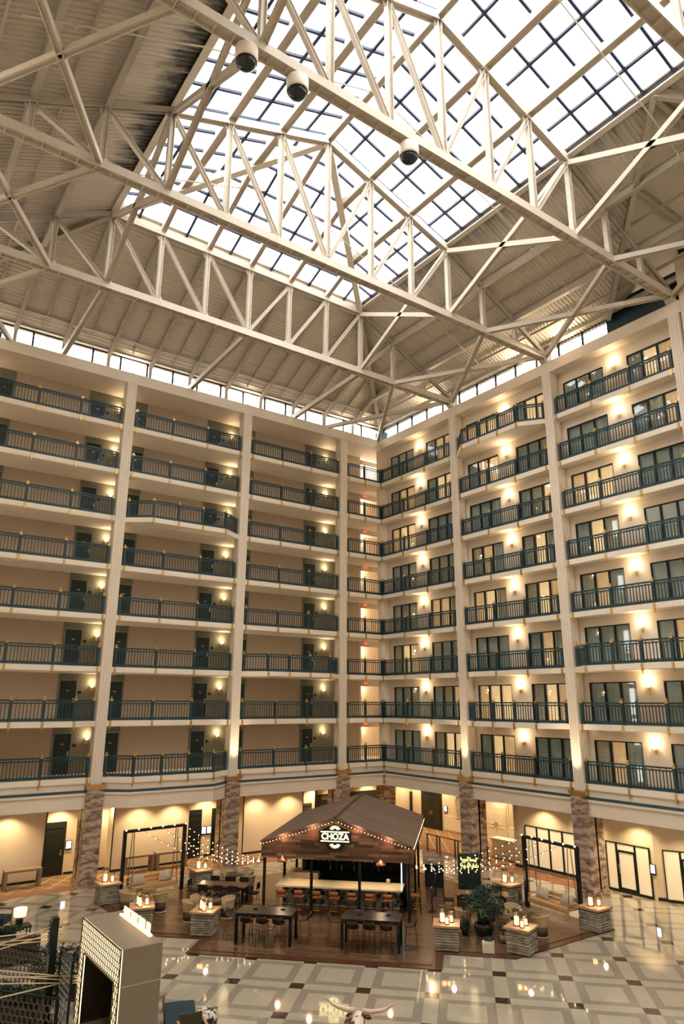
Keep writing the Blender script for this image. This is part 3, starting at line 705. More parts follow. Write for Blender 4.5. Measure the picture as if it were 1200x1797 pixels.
# ------------------------------------------------------------------ trusses
TN = ['innermost', 'second', 'third', 'outermost']
ZB = 27.95
def ztop(k, flat):
    d = min(k, 12-k)*W2/6
    zk = EAVE+SLP*K3-0.36
    if d <= K3+0.01: return ZB+0.2+(zk-ZB-0.2)*d/K3
    return zk if flat else zk+0.355*(d-K3)
def truss(y, j, flat=False):
    t = thing('roof_truss', f'cream steel roof truss under the skylight, {["nearest the left facade", "ending at the second column of the right facade", "carrying the three round fixtures", "crossing the very top of the picture"][j]}', 'truss', (XC, y, ZB), 0, 'cream roof trusses')
    def q(k, z): return (ND[k]-XC, 0, z-ZB)
    b = MB(); b.hbeam(q(12, ZB), q(0, ZB), 0.42, 0.36, 0.035, web='h', stiff=0.6); obj('bottom_chord', b, steel, t)
    b = MB(); segs = [(0, 3), (3, 9), (9, 12)] if flat else [(0, 3), (3, 6), (6, 9), (9, 12)]
    for a, c in segs:
        b = MB(); inner = a >= 3 and c <= 9; b.hbeam(q(a, ztop(a, flat)), q(c, ztop(c, flat)), 0.32 if inner else 0.2, 0.36 if inner else 0.22, 0.035, web='h'); obj('top_chord', b, steel if inner else steel_d, t)
    for k in range(1, 12):
        if ztop(k, flat)-ZB < 0.8: continue
        b = MB(); b.hbeam(q(k, ZB+0.1), q(k, ztop(k, flat)-0.1), 0.22, 0.22, 0.03, up=(0, 1, 0)); obj('vertical_strut', b, steel, t)
    for k in range(1, 6):                        # diagonals fall towards midspan
        for kk, nx in ((k, k+1), (12-k, 11-k)):
            b = MB(); b.hbeam(q(kk, ztop(kk, flat)-0.12), q(nx, ZB+0.12), 0.17, 0.19, 0.025, up=(0, 1, 0)); obj('diagonal_strut', b, steel, t)
    for k in range(1, 12):
        for zz, sg in ((ZB+0.17, 1), (ztop(k, flat)-0.17, -1)):
            x, _, z = q(k, zz); b = MB(); b.prism([(-0.30, -0.0), (0.30, 0.0), (0.2, 0.26), (-0.2, 0.26)], -0.012, 0.012, Matrix(((1, 0, 0, x), (0, 0, -1, 0), (0, sg, 0, z), (0, 0, 0, 1)))); obj('gusset_plate', b, steel, t)
    for k in (0, 12):
        b = MB(); x = ND[k]-XC+(-0.12 if k == 0 else 0.12); b.bx(x-0.25, x+0.25, -0.2, 0.2, -0.30, -0.15); b.lathe([(0.09, -0.26), (0.09, 0.26)], (0, 0, 0), 10, True, Matrix.Translation((x, 0, -0.25)) @ Matrix.Rotation(PI/2, 4, 'X')); obj('bearing', b, steel, t)
    return t
TY = [-SR, -2*SR, -3*SR, -4*SR]
for j, y in enumerate(TY): truss(y, j, j == 0)
# bracing between the trusses
def brace(p0, p1, label, w=0.22, h=0.24, m=steel):
    p0, p1 = Vector(p0), Vector(p1); c = (p0+p1)/2; b = MB(); b.hbeam(p0-c, p1-c, w, h, 0.025, web='h')
    o = link('roof_brace', b.mesh('roof_brace', m), None, c); tag(o, label, 'brace', 'roof bracing'); return o
BW = [0.3]+TY
LN = ['left facade wall', 'innermost truss', 'second truss', 'third truss', 'outermost truss']
for j in range(4):
    ya, yb = BW[j], BW[j+1]; za = BEAM1 if j == 0 else ZB
    for (k0, k2, nm) in ((0, 2, 'right'), (12, 10, 'left')):
        brace((ND[k0]-(0.4 if k0 == 0 else -0.4), yb, ZB), (ND[k2], ya, za), f'flat brace from the {nm} bearing of the {LN[j+1]} to the {LN[j]}')
        brace((ND[k2], yb, ZB), (ND[k0]-(0.1 if k0 == 0 else -0.1), ya, za), f'flat brace from the {nm} side of {LN[j+1]} to {nm} end of {LN[j]}')
    if j:
        for k, nm in ((3, 'right'), (9, 'left')):
            f0, f1 = j == 1, False
            brace((ND[k], ya, ztop(k, f0)-0.15), (ND[k], yb, ZB+0.1), f'sloping brace down from the {nm} skylight edge at the {LN[j]} to the {LN[j+1]}')
            brace((ND[k], ya, ZB+0.1), (ND[k], yb, ztop(k, f1)-0.15), f'sloping brace up from the {LN[j]} to the {nm} skylight edge at the {LN[j+1]}')
for k, nm in ((3, 'right'), (6, 'middle'), (9, 'left')):
    brace((ND[k], -SR, ZB), (ND[k]+0.02, 0.0, BEAM1+0.1), f'heavy cream brace from the {nm} of the innermost truss to the left facade', 0.24, 0.28)
# sprinkler pipes
pm = mat('pale_pipe_paint', 'CFC3AE', 0.5)
for i, (y, z) in enumerate(((-11.5, 0), (-19.1, 0), (-26.7, 0))):
    b = MB(); pts = []
    for d, s in ((1.5, 1), (4.2, 1), (7.3, 1), (W2, 0), (7.3, -1), (4.2, -1), (1.5, -1)):
        zz = (ez(d) if d < K3 else hsky(d))-0.75; pts.append((XC+s*(W2-d)-XC, 0, zz-28))
    b.tube(pts, 0.03, 6)
    for d in (3.0, 5.6):
        for s in (-1, 1): b.lathe([(0.02, -0.16), (0.05, -0.14), (0.02, 0.0)], (s*(W2-d), 0, ez(d)-0.75-28), 6)
    o = link('sprinkler_pipe', b.mesh('sprinkler_pipe', pm), None, (XC, y, 28)); tag(o, f'thin pale sprinkler pipe across the roof, {["between the two inner trusses", "between the middle trusses", "between the two outer trusses"][i]}', 'pipe', 'sprinkler pipes')
# three round fixtures under the third truss
for i, x in enumerate((-23.35, -21.55, -16.95)):
    t = thing('dome_fixture', f'round white roof fixture with dark glass underside, {["leftmost of the three on the truss", "middle one of the three on the truss", "alone at the right near midspan"][i]}', 'light fixture', (x, TY[2]+(0.0), ZB-0.15), 0, 'dome fixtures')
    b = MB(); b.lathe([(0.34, -0.60), (0.35, -0.54), (0.35, -0.14), (0.28, -0.10), (0.001, -0.10)], n=24); obj('housing', b, cream, t)
    b = MB(); b.lathe([(0.001, -0.86), (0.16, -0.82), (0.27, -0.72), (0.32, -0.60)], n=24); obj('lens', b, mat('smoked_glass', '232A30', 0.12), t)
    b = MB(); b.tube([(-0.2, 0, -0.10), (-0.2, 0, 0.0)], 0.02, 6); b.tube([(0.2, 0, -0.10), (0.2, 0, 0.0)], 0.02, 6); obj('hanger', b, steel, t)

# uplights added on the facade ledges to lift the roof, suggested by warm patches
for i, (x, y) in enumerate(((-1.2, -0.02), (COLL[0], 0.0), (COLL[1], 0.0), (COLL[2], 0.0), (0.0, COLR[0]+1.6), (0.0, COLR[1]+1.6), (0.0, -16.9))):
    t = sempty('added_ledge_uplight', (x, y, BEAM1)); b = MB(); b.lathe([(0.10, 0.0), (0.11, 0.05), (0.09, 0.07), (0.001, 0.06)], n=14); struct('housing', b, black, t)
    l = light('added_ledge_uplight_lamp', 'SPOT', (0, 0, 0.10), UP_W, (1.0, 0.80, 0.55), t, spot_size=2.6, spot_blend=0.8, shadow_soft_size=0.08); a = 0.9
    l.rotation_euler = (PI-a, 0, 0) if y > -0.1 and x < -1.5 else ((PI, -a, 0) if x > -0.5 else (PI-a*0.7, -a*0.7, 0))
# ------------------------------------------------------------------ lobby doors, storefronts, screens
def panel_door(idx, loc, rz, w, h, m, two=False, head=0.0, text=None):
    t = sempty(f'door_{idx}', loc, rz); b = MB(); b.bx(0, w, -0.05, 0, 0, h+head); struct('door_frame', b, m, t)
    lw = (w-0.16)/(2 if two else 1)
    for q in range(2 if two else 1):
        x0 = 0.08+q*lw; b = MB(); b.bx(x0+0.01, x0+lw-0.01, -0.09, -0.05, 0.01, h-0.08)
        for (za, zb) in ((0.25, 0.95), (1.1, h-0.25)):
            for (xa, xb, zc, zd) in ((x0+0.14, x0+lw-0.14, za, za+0.04), (x0+0.14, x0+lw-0.14, zb-0.04, zb), (x0+0.14, x0+0.18, za+0.04, zb-0.04), (x0+lw-0.18, x0+lw-0.14, za+0.04, zb-0.04)): b.bx(xa, xb, -0.105, -0.09, zc, zd)
        struct('door_leaf', b, m, t)
        hx = x0+lw-0.10 if q == 0 else x0+0.10
        b = MB(); b.bx(hx-0.03, hx+0.03, -0.12, -0.09, 0.95, 1.25); b.tube([(hx, -0.12, 1.05), (hx, -0.17, 1.05), (hx-0.12 if q == 0 else hx+0.12, -0.17, 1.05)], 0.014, 6); struct('door_handle', b, chrome, t)
    if head: b = MB(); b.bx(0.1, w-0.1, -0.08, -0.05, h+0.05, h+head-0.05); struct('transom_panel', b, m, t)
    return t
dgreen = mat('black_green_lacquer', '1E2620', 0.4)
panel_door(60, (-20.30, 3.2, 0), 0, 1.12, 2.25, dgreen, False, 0.35)
panel_door(61, (-18.3, 3.2, 0), 0, 0.98, 2.25, dgreen, False, 0.35)
panel_door(62, (-12.30, 3.2, 0), 0, 0.9, 2.25, dgreen, False, 0.35)
panel_door(63, (-10.74, 3.2, 0), 0, 0.9, 2.25, dgreen, False, 0.35)
panel_door(64, (-4.4, 3.2, 0), 0, 0.8, 2.2, mat('bronze_door_paint', '4A4236', 0.5), False, 0.2)
panel_door(65, (6.5, 3.72, 0), -PI/2, 2.2, 2.25, mat('olive_black_lacquer', '2A2C22', 0.4), True, 0.4)
t = panel_door(66, (6.5, -2.75, 0), -PI/2, 1.8, 2.4, white_paint, True, 0.2)
b = MB(); b.bx(6.42, 6.5, 4.75, 6.4, 0, 2.3); struct('door_67', b, mat('dark_opening_glass', '0F1C1B', 0.25))
b = MB()
for (ya, yb) in ((1.35, -0.75), (-0.75, -2.7), (-4.6, -5.4), (-5.4, -8.8)):
    b.bx(6.44, 6.5, yb+0.05, ya-0.05, 0.15, 0.95); b.bx(6.46, 6.5, yb+0.05, ya-0.05, 0.98, 1.06)
    b.bx(6.46, 6.5, yb+0.05, yb+0.12, 1.06, 3.3); b.bx(6.46, 6.5, ya-0.12, ya-0.05, 1.06, 3.3)
struct('trim_wall_paneling', b, white_paint)
def arch_niche(idx, y, w, z0, h):
    t = sempty(f'window_{idx}', (6.46, y, z0), -PI/2); n = 12
    arc = [(w/2-w/2*math.cos(PI*i/n), h-w/2+w/2*math.sin(PI*i/n)) for i in range(n+1)]
    poly = [(0, 0)]+arc+[(w, 0)]; T = Matrix(((1, 0, 0, 0), (0, 0, 1, 0), (0, 1, 0, 0), (0, 0, 0, 1)))
    b = MB(); b.prism([(p[0], p[1]) for p in poly], -0.01, 0.0, T); struct('window_pane', b, mat('leaded_mirror_glass', 'B9B5A2', 0.15, 0.3, var=0.3, vscale=9), t)
    b = MB(); b.tube([(p[0], -0.02, p[1]) for p in poly], 0.035, 6, True); struct('window_frame', b, white_paint, t)
arch_niche(101, 0.1, 0.75, 1.05, 1.45); arch_niche(102, -5.7, 0.6, 1.05, 1.5)
frost = mat('frosted_shop_glass', 'E9DDC8', 0.25, em='F3D9AE', es=0.25)
def storefront(idx, loc, rz, w, h, z0, bays, door=None):
    t = sempty(f'window_{idx}', loc, rz); b = MB(); k = 0.05
    xs = [0]+bays+[w]; b.bx(0, w, -0.08, 0, h-k, h); b.bx(0, w, -0.10, 0, z0-0.12, z0)
    for x in xs: b.bx(max(0, x-k), min(w, x+k), -0.08, 0, z0, h-k)
    if door is not None:
        a, c = xs[door], xs[door+1]; b.bx(a+k, c-k, -0.08, 0, h-0.42, h-0.32); b.bx(a+k, c-k, -0.08, 0, z0, z0+0.10)
        b.bx(a+k, a+k+0.06, -0.07, -0.01, z0+0.1, h-0.42); b.bx(c-k-0.06, c-k, -0.07, -0.01, z0+0.1, h-0.42)
    struct('window_frame', b, mat('storefront_green_black', '10211F', 0.4), t)
    for i, (a, c) in enumerate(zip(xs[:-1], xs[1:])):
        g = MB(); g.bx(a+k, c-k, -0.045, -0.02, z0, h-k); struct('window_pane', g, frost, t)
    if door is not None:
        hx = xs[door]+0.12; b = MB(); b.tube([(hx, -0.08, 1.0), (hx, -0.14, 1.0), (hx, -0.14, 1.25), (hx, -0.08, 1.25)], 0.018, 6); b.box((hx, -0.1, 0.9), (0.05, 0.05, 0.08)); struct('door_handle', b, chrome, t)
storefront(103, (2.2, -9.75, 0), -PI/2, 3.35, 2.25, 0.28, [0.82, 1.65, 2.5])
storefront(104, (2.2, -14.85, 0), -PI/2, 2.35, 2.2, 0.12, [0.6, 1.6], 1)
storefront(105, (2.36, -17.74, 0), math.atan2(-3.6, 1.7), 2.6, 2.2, 0.12, [0.75, 1.75], 1)
def kiosk(loc, rz, label):
    t = thing('wall_screen', label, 'screen', loc, rz, 'lit room-sign screens')
    b = MB(); b.bx(-0.15, 0.15, -0.06, 0, -0.24, 0.22); obj('housing', b, black_m, t)
    b = MB(); b.bx(-0.12, 0.12, -0.065, -0.06, -0.16, 0.19); obj('display', b, screen_m, t)
kiosk((-18.98, 3.2, 1.42), 0, 'lit room-sign screen beside the green door at the far left')
kiosk((-11.24, 3.2, 1.42), 0, 'lit room-sign screen, left one of the pair between two dark doors')
kiosk((-10.90, 3.2, 1.42), 0, 'lit room-sign screen, right one of the pair between two dark doors')
kiosk((6.5, 1.12, 1.5), -PI/2, 'room-sign screen beside the tall double door behind the hut')
kiosk((2.2, -17.28, 1.3), -PI/2, 'lit room-sign screen between the two glazed shopfronts at right')
# restaurant fascia sign
b = MB(); b.bx(-1.95, 4.6, 4.9, 5.0, 1.75, 2.62); o = link('fascia_sign', b.mesh('panel', dgreen), None); o.location = (0, 0, 0); tag(o, 'long dark fascia sign panel lettered in gold behind the hut roof', 'sign')
tm = text_mesh('GLASS', 0.34, 0.01, 0.0, 'LEFT'); tm.materials.append(mat('dull_gold_lettering', 'A99B6A', 0.4, 0.5)); x = link('lettering', tm, o, (-1.68, 4.885, 2.36)); x.rotation_euler = (PI/2, 0, 0)
# downlights in the lobby ceiling
DL_ = [(-22.3, 1.55), (-19.6, 2.5), (-17.1, 2.4), (-15.6, 1.5), (-13.6, 1.5), (-11.2, 2.5), (-8.3, 1.5), (-6.0, 1.5), (-3.6, 2.6), (-0.6, 4.2), (2.4, 4.2), (5.7, 4.0), (5.6, 1.2), (5.6, -1.5), (5.6, -4.2), (5.4, -7.2), (3.6, -7.9), (1.45, -11.2), (1.4, -13.9), (1.35, -16.8), (1.6, -19.4), (2.6, 1.5), (2.4, -3.6)]
for i, (x, y) in enumerate(DL_):
    t = sempty('ceiling_downlight', (x, y, 3.56)); b = MB(); b.lathe([(0.09, -0.012), (0.075, -0.012), (0.07, 0.0)], n=14); struct('trim_ring', b, white_paint, t)
    b = MB(); b.lathe([(0.001, -0.004), (0.07, -0.004)], n=14); struct('lamp_lens', b, bulb_m, t)
    light('downlight', 'SPOT', (x, y, 3.53), DOWN_W, (1.0, 0.74, 0.42), spot_size=2.2, spot_blend=0.6, shadow_soft_size=0.06)
# console tables along the left wall
taupe = mat('taupe_stained_wood', '8C7A63', 0.5, var=0.08, vscale=5)
def console(name, loc, w, label):
    t = thing('console_table', label, 'console table', loc, 0, 'console tables along the left wall')
    b = MB(); b.bx(0, w, 0, 0.55, 0.74, 0.84); obj('tabletop', b, taupe, t)
    for x in (0.0, w-0.14):
        for y in (0, 0.41): b = MB(); b.bx(x, x+0.14, y, y+0.14, 0, 0.74); obj('leg', b, taupe, t)
        b = MB(); b.bx(x, x+0.14, 0.14, 0.41, 0.02, 0.10); obj('stretcher', b, taupe, t)
console('a', (-22.35, 1.25, 0.008), 1.7, 'taupe console table against the cream wall at the far left')
console('b', (-16.50, 1.3, 0.008), 1.6, 'taupe console table behind the left swing, left one of two')
console('c', (-14.75, 1.3, 0.008), 1.75, 'taupe console table behind the left swing, right one of two')

# ------------------------------------------------------------------ hut-shaped bar
siding_m = plank_material('reclaimed_barn_planks', ['6B4A36', '8A6A50', '3A2A22', '7C5A44', '4E3B30', '9A7C60', '5B4033'], 0.115, 0.85, True, 0.6, 0.3, True, True)
shingle_m = plank_material('weathered_roof_planks', ['7A6759', '87735F', '6F5D52', '8D7968'], 0.14, 3.0, True, 0.6, 0.3, False, True, True, 0.6)
HU, HV = -0.35, -12.2
hut = thing('bar_hut', 'open timber hut bar with a plank gable roof at the middle of the wood deck', 'hut', UV(HU, HV, DZ), -PI/4)
E0, EZ, PZ, GB, V0, V1 = 3.30, 2.84, 3.86, 2.22, -4.2, 4.2
for s in (-1, 1):
    b = MB(); n = Vector((s*(PZ-EZ), 0, E0)).normalized()*0.07
    pts = [(0, V0-0.06, PZ), (s*E0, V0-0.06, EZ), (s*E0, V1, EZ), (0, V1, PZ)]; up = [(p[0]+n.x, p[1], p[2]+n.z) for p in pts]
    b.add(pts+up, [(0, 1, 2, 3), (7, 6, 5, 4)]+[(i, 4+i, 4+(i+1) % 4, (i+1) % 4) for i in range(4)]); obj('roof_slope', b, shingle_m, hut)
b = MB(); b.bar((0, V0-0.08, PZ+0.075), (0, V1, PZ+0.075), 0.16, 0.03); obj('ridge_cap', b, mat('dark_ridge_metal', '3A322C', 0.5), hut)
for (va, vb) in ((V0, V0+0.06), (V1-0.08, V1-0.02)):
    b = MB(); b.prism([(-E0+0.03, GB), (E0-0.03, GB), (E0-0.03, EZ), (0, PZ-0.01), (-E0+0.03, EZ)], -vb, -va, Matrix(((1, 0, 0, 0), (0, 0, -1, 0), (0, 1, 0, 0), (0, 0, 0, 1)))); obj('gable_siding', b, siding_m, hut)
for s in (-1, 1): b = MB(); b.bx(s*(E0-0.1), s*(E0-0.03), V0+0.06, V1-0.08, GB, EZ-0.03); obj('side_fascia', b, siding_m, hut)
b = MB(); b.bx(-E0+0.1, E0-0.1, V0+0.06, V1-0.08, GB+0.1, GB+0.16); obj('hut_ceiling', b, black_m, hut)
for u in (-3.12, -1.04, 1.04, 3.12): b = MB(); b.bx(u-0.055, u+0.055, V0+0.02, V0+0.13, 0, GB); obj('post', b, black, hut)
for u in (-3.12, 3.12):
    for v in (-0.5, 2.1): b = MB(); b.bx(u-0.055, u+0.055, v-0.05, v+0.06, 0, GB); obj('post', b, black, hut)
b = MB(); b.bx(2.9, 3.2, -2.6, -2.2, 0, GB); obj('timber_pier', b, siding_m, hut)
b = MB(); b.bx(-2.0, 2.75, 0.2, 0.4, 0, GB); b.bx(-2.0, -1.8, -1.6, 0.2, 0, GB); b.bx(2.7, 2.85, -2.1, 3.8, 0, GB); b.bx(-2.7, 2.75, 3.6, 3.8, 0, GB); obj('back_wall', b, black_m, hut)
b = MB(); b.bx(2.62, 2.66, -2.15, -2.11, 0.9, 2.2); obj('light_strip', b, mat('cool_led_strip', 'CFE8F2', 0.4, em='BFE6F5', es=3.0), hut)
# bar counter
def hex_material():
    n = N('patterned_hexagon_tile'); x, y, z = n.sep(n.tc.outputs['Object'])[:3]
    S = 0.19; vs = []
    px = n.math('DIVIDE', n.math('ADD', x, n.math('MULTIPLY', y, 1.0)), S); pz = n.math('DIVIDE', z, S*1.732)
    def cell(ox, oz):
        cx = n.math('ROUND', n.math('SUBTRACT', px, ox)); cz = n.math('ROUND', n.math('SUBTRACT', pz, oz))
        dx = n.math('SUBTRACT', n.math('SUBTRACT', px, ox), cx); dz = n.math('MULTIPLY', n.math('SUBTRACT', n.math('SUBTRACT', pz, oz), cz), 1.732)
        adx = n.math('ABSOLUTE', dx); adz = n.math('ABSOLUTE', dz)
        h = n.math('MAXIMUM', adx, n.math('ADD', n.math('MULTIPLY', adx, 0.5), n.math('MULTIPLY', adz, 0.866)))
        w = n.n('ShaderNodeTexWhiteNoise', noise_dimensions='3D'); n.link(n.comb(n.math('ADD', cx, ox*3.7), n.math('ADD', cz, oz*5.1), 0.3), w.inputs['Vector'])
        r = n.math('SQRT', n.math('ADD', n.math('MULTIPLY', dx, dx), n.math('MULTIPLY', dz, dz)))
        return h, w.outputs['Value'], r
    h1, w1, r1 = cell(0.0, 0.0); h2, w2, r2 = cell(0.5, 0.5)
    f = n.math('LESS_THAN', h1, h2)
    def pick(a, b_): return n.math('ADD', n.math('MULTIPLY', f, a), n.math('MULTIPLY', n.math('SUBTRACT', 1.0, f), b_))
    h = pick(h1, h2); w = pick(w1, w2); r = pick(r1, r2)
    c = n.ramp(w, [(0.0, hexc('16292F')), (0.2, hexc('2C4A52')), (0.4, hexc('8C9A90')), (0.55, hexc('1D343C')), (0.7, hexc('5F7A7C')), (0.85, hexc('243F4A'))], True)
    ring = n.math('MULTIPLY', n.math('GREATER_THAN', w, 0.45), n.math('LESS_THAN', n.math('ABSOLUTE', n.math('SUBTRACT', r, 0.25)), 0.05))
    c = n.mix(ring, c, hexc('B9C0B2')); c = n.mix(n.math('GREATER_THAN', h, 0.46), c, hexc('A9A897'))
    n.color(c); n.set(Roughness=0.2); return n.m
hex_m = hex_material()
stone_top = mat('pale_quartz_top', 'D8C7AC', 0.2, var=0.06, vscale=6)
bar = thing('bar_counter', 'L-shaped bar counter with hexagon-tiled front and pale stone top under the hut', 'bar counter', UV(HU, HV, DZ), -PI/4)
b = MB(); b.bx(-2.5, 2.62, -3.05, -2.5, 0.18, 1.0); b.bx(-2.5, -1.95, -2.5, -0.4, 0.18, 1.0); obj('tiled_front', b, hex_m, bar)
b = MB(); b.bx(-2.4, 2.55, -2.98, -2.5, 0.0, 0.18); b.bx(-2.45, -2.0, -2.5, -0.45, 0, 0.18); obj('plinth', b, mat('honey_wood_plinth', 'A9794A', 0.4), bar)
b = MB(); b.prism([(-2.72, -3.75), (2.8, -3.75), (2.8, -2.45), (-1.85, -2.45), (-1.85, -0.3), (-2.72, -0.3)], 1.0, 1.06); obj('countertop', b, stone_top, bar)
b = MB(); b.tube([(-2.45, -3.22, 0.22), (2.6, -3.22, 0.22)], 0.025, 8)
for u in (-2.2, -1.0, 0.2, 1.4, 2.5): b.tube([(u, -3.22, 0.22), (u, -3.05, 0.22)], 0.015, 6)
obj('foot_rail', b, chrome, bar)
b = MB(); b.bx(-2.3, -1.1, -2.4, -1.9, 1.06, 1.3); o = link('ledge_box', b.mesh('ledge_box', taupe), None, UV(HU, HV, DZ), -PI/4); tag(o, 'low taupe box standing on the left end of the bar counter', 'box')
# back bar with bottles
bb = thing('back_bar', 'black back-bar shelving under the hut roof behind the counter', 'shelf', UV(HU, HV, DZ), -PI/4)
b = MB(); b.bx(-1.7, 2.4, -0.45, 0.1, 0.0, 0.95); obj('cabinet', b, black, bb)
for z in (1.3, 1.62): b = MB(); b.bx(-1.7, 2.4, -0.2, 0.1, z, z+0.03); obj('shelf', b, black, bb)
bprof = [(0.036, 0), (0.036, 0.17), (0.014, 0.22), (0.014, 0.29), (0.001, 0.29)]
BM = [mat('amber_bottle_glass', '5A2F10', 0.1), mat('green_bottle_glass', '1F3A22', 0.1), mat('clear_bottle_glass', '8E9C9C', 0.1), mat('pale_label_bottle', 'B9A27A', 0.3)]
BME = []
for m in BM: b = MB(); b.lathe(bprof, n=8); BME.append(b.mesh('bottle', m))
rb = random.Random(3); BN = ['amber', 'green', 'clear', 'pale']
for s, z in enumerate((0.95, 1.33, 1.65)):
    for i in range(14):
        q = rb.randint(0, 3); u = -1.55+i*0.29+rb.uniform(-0.04, 0.04)
        o = link('bottle', BME[q], None, UV(HU+u, HV-0.1, DZ+z)); tag(o, f'{BN[q]} bottle, {ORD[i] if i < 12 else ("next to last" if i == 12 else "last")} from the left on the {["back-bar cabinet top", "lower back-bar shelf", "upper back-bar shelf"][s]}', 'bottle', 'bottles behind the bar')
# things on and behind the bar
for i, (u, v) in enumerate(((-0.5, -0.25), (1.2, -0.25))):
    t = thing('television', f'black television screen hanging under the hut ceiling, {"left" if i == 0 else "right"} of two', 'television', UV(HU+u, HV-1.2, DZ+1.98), -PI/4, 'televisions over the bar')
    b = MB(); b.bx(-0.55, 0.55, -0.03, 0.03, -0.3, 0.3); obj('screen', b, mat('dark_screen', '07090A', 0.15), t); b = MB(); b.bx(-0.03, 0.03, -0.02, 0.02, 0.3, 0.41); obj('mount', b, black, t)
b = MB(); b.lathe([(0.08, 0), (0.08, 0.12), (0.10, 0.14), (0.06, 0.2), (0.001, 0.2)], n=12); o = link('skull_pot', b.mesh('skull_pot', mat('pale_ceramic', 'C9BFA8', 0.4)), None, UV(HU+2.1, HV-2.7, DZ+1.06)); tag(o, 'small pale ceramic pot on the right end of the bar top', 'pot')
# sign over the gable
sign = thing('hut_sign', 'black house-shaped CHOZA sign with lit white letters on the gable', 'sign', UV(HU, HV+V0-0.03, DZ+2.90), -PI/4)
T = Matrix(((1, 0, 0, 0), (0, 0, -1, 0), (0, 1, 0, 0), (0, 0, 0, 1)))
b = MB(); b.prism([(-0.70, 0.0), (0.70, 0.0), (0.70, 0.50), (0, 0.80), (-0.70, 0.50)], 0.0, 0.06, T); b.prism([(-0.3, -0.24), (0.3, -0.24), (0.42, 0.0), (-0.42, 0.0)], 0.0, 0.05, T); obj('backing', b, mat('sign_black', '0E1712', 0.5), sign)
b = MB()
for p, q in zip([(-0.70, 0.50), (0, 0.80)], [(0, 0.80), (0.70, 0.50)]): b.bar((p[0], -0.07, p[1]+0.015), (q[0], -0.07, q[1]+0.015), 0.03, 0.03)
obj('brass_edge', b, gold, sign)
for z in (0.06, 0.43): b = MB(); b.bx(-0.62, 0.62, -0.085, -0.06, z+0.01, z+0.04); obj('neon_bar', b, neon_m, sign)
tm = text_mesh('CHOZA', 0.34, 0.015, 0.004); tm.materials.append(neon_m); x = link('lettering', tm, sign, (0, -0.075, 0.262)); x.rotation_euler = (PI/2, 0, 0); x.scale = (0.98, 1.0, 1)
for zc, sg in ((0.52, 1), (0.0, -1)):
    b = MB()
    for i in range(7):
        a = PI*(0.12+0.76*i/6); b.bar((0.08*math.cos(a)*1.3, -0.08, zc+sg*0.08*math.sin(a)), (0.24*math.cos(a), -0.08, zc+sg*0.19*math.sin(a)), 0.03, 0.026, (0, 1, 0))
    obj('sunburst', b, neon_m, sign)
# copper pendants in front of the gable
copper = mat('polished_copper', 'C98565', 0.22, 0.9)
for i, u in enumerate((-2.25, 1.98)):
    t = thing('pendant_lamp', f'copper dome pendant lamp hanging before the {"left" if i == 0 else "right"} half of the hut gable', 'pendant lamp', UV(HU+u, HV+V0-0.28, DZ+2.16), -PI/4, 'copper pendants')
    b = MB(); b.lathe([(0.22, 0.0), (0.21, 0.06), (0.15, 0.14), (0.06, 0.19), (0.03, 0.24), (0.001, 0.24)], n=18); obj('lamp_shade', b, copper, t)
    b = MB(); b.sphere((0, 0, 0.05), 0.05, 10); obj('bulb', b, bulb_m, t)
    b = MB(); b.tube([(0, 0, 0.24), (0, 0, 0.62), (0, 0.1, 0.66), (0, 0.26, 0.66)], 0.012, 6); obj('arm', b, black, t)
    light('pendant_bulb', 'POINT', (0, 0, -0.05), 12, WARM, t, shadow_soft_size=0.04)
# light under the hut
for (u, v) in ((-1.6, -3.3), (0.6, -3.3), (2.2, -3.3)): light('bar_downlight', 'SPOT', UV(HU+u, HV+v, DZ+2.25), 55, (1, 0.75, 0.45), spot_size=2.0, spot_blend=0.7, shadow_soft_size=0.05)
# ------------------------------------------------------------------ furniture on the deck
seat_m = mat('dark_brown_shell', '2E211A', 0.45); leather = mat('tan_leather', '8A5230', 0.45); dark_wood = mat('espresso_wood', '30261F', 0.35, var=0.1, vscale=6)
dine_wood = mat('walnut_tabletop', '6A523C', 0.35, var=0.1, vscale=5); wicker = mat('pale_woven_cane', 'B9A17C', 0.7, var=0.15, vscale=25); cushion_m = mat('grey_seat_cushion', '8D8778', 0.9)
stripe = None
def shell(b, w, d, z, back, t=0.02):
    """bucket seat: seat pan curving up into a low back; back stands at local -y"""
    prof = [(d/2, z+0.01), (d/4, z), (-d/4, z), (-d/2+0.02, z+0.05), (-d/2-0.03, z+back*0.6), (-d/2-0.06, z+back)]
    n = 6; vs = []
    for j, (y, zz) in enumerate(prof):
        for i in range(n+1):
            s = i/n*2-1; ww = w/2*(1.0 if j < 4 else 0.96-0.06*(j-4)); lift = 0.05*s*s*(1 if j < 4 else 0.4); fwd = 0.07*s*s if j >= 3 else 0
            vs += [(s*ww, y+fwd, zz+lift)]
    m = len(vs); vs2 = [(x, y, z_-t) if k < (n+1)*4 else (x, y-t, z_) for k, (x, y, z_) in enumerate(vs)]
    fs = []
    for j in range(len(prof)-1):
        for i in range(n):
            a = j*(n+1)+i; fs.append((a, a+1, a+n+2, a+n+1)); fs.append((m+a, m+a+n+1, m+a+n+2, m+a+1))
    r = len(prof)-1; edge = [j*(n+1) for j in range(r+1)]; edge2 = [j*(n+1)+n for j in range(r+1)]
    for e, f in zip(edge[:-1], edge[1:]): fs.append((e, f, m+f, m+e))
    for e, f in zip(edge2[:-1], edge2[1:]): fs.append((e, m+e, m+f, f))
    for i in range(n): fs.append((i, m+i, m+i+1, i+1)); a = r*(n+1)+i; fs.append((a, a+1, m+a+1, m+a))
    b.add(vs, fs, None, True); b.v += vs2; return b
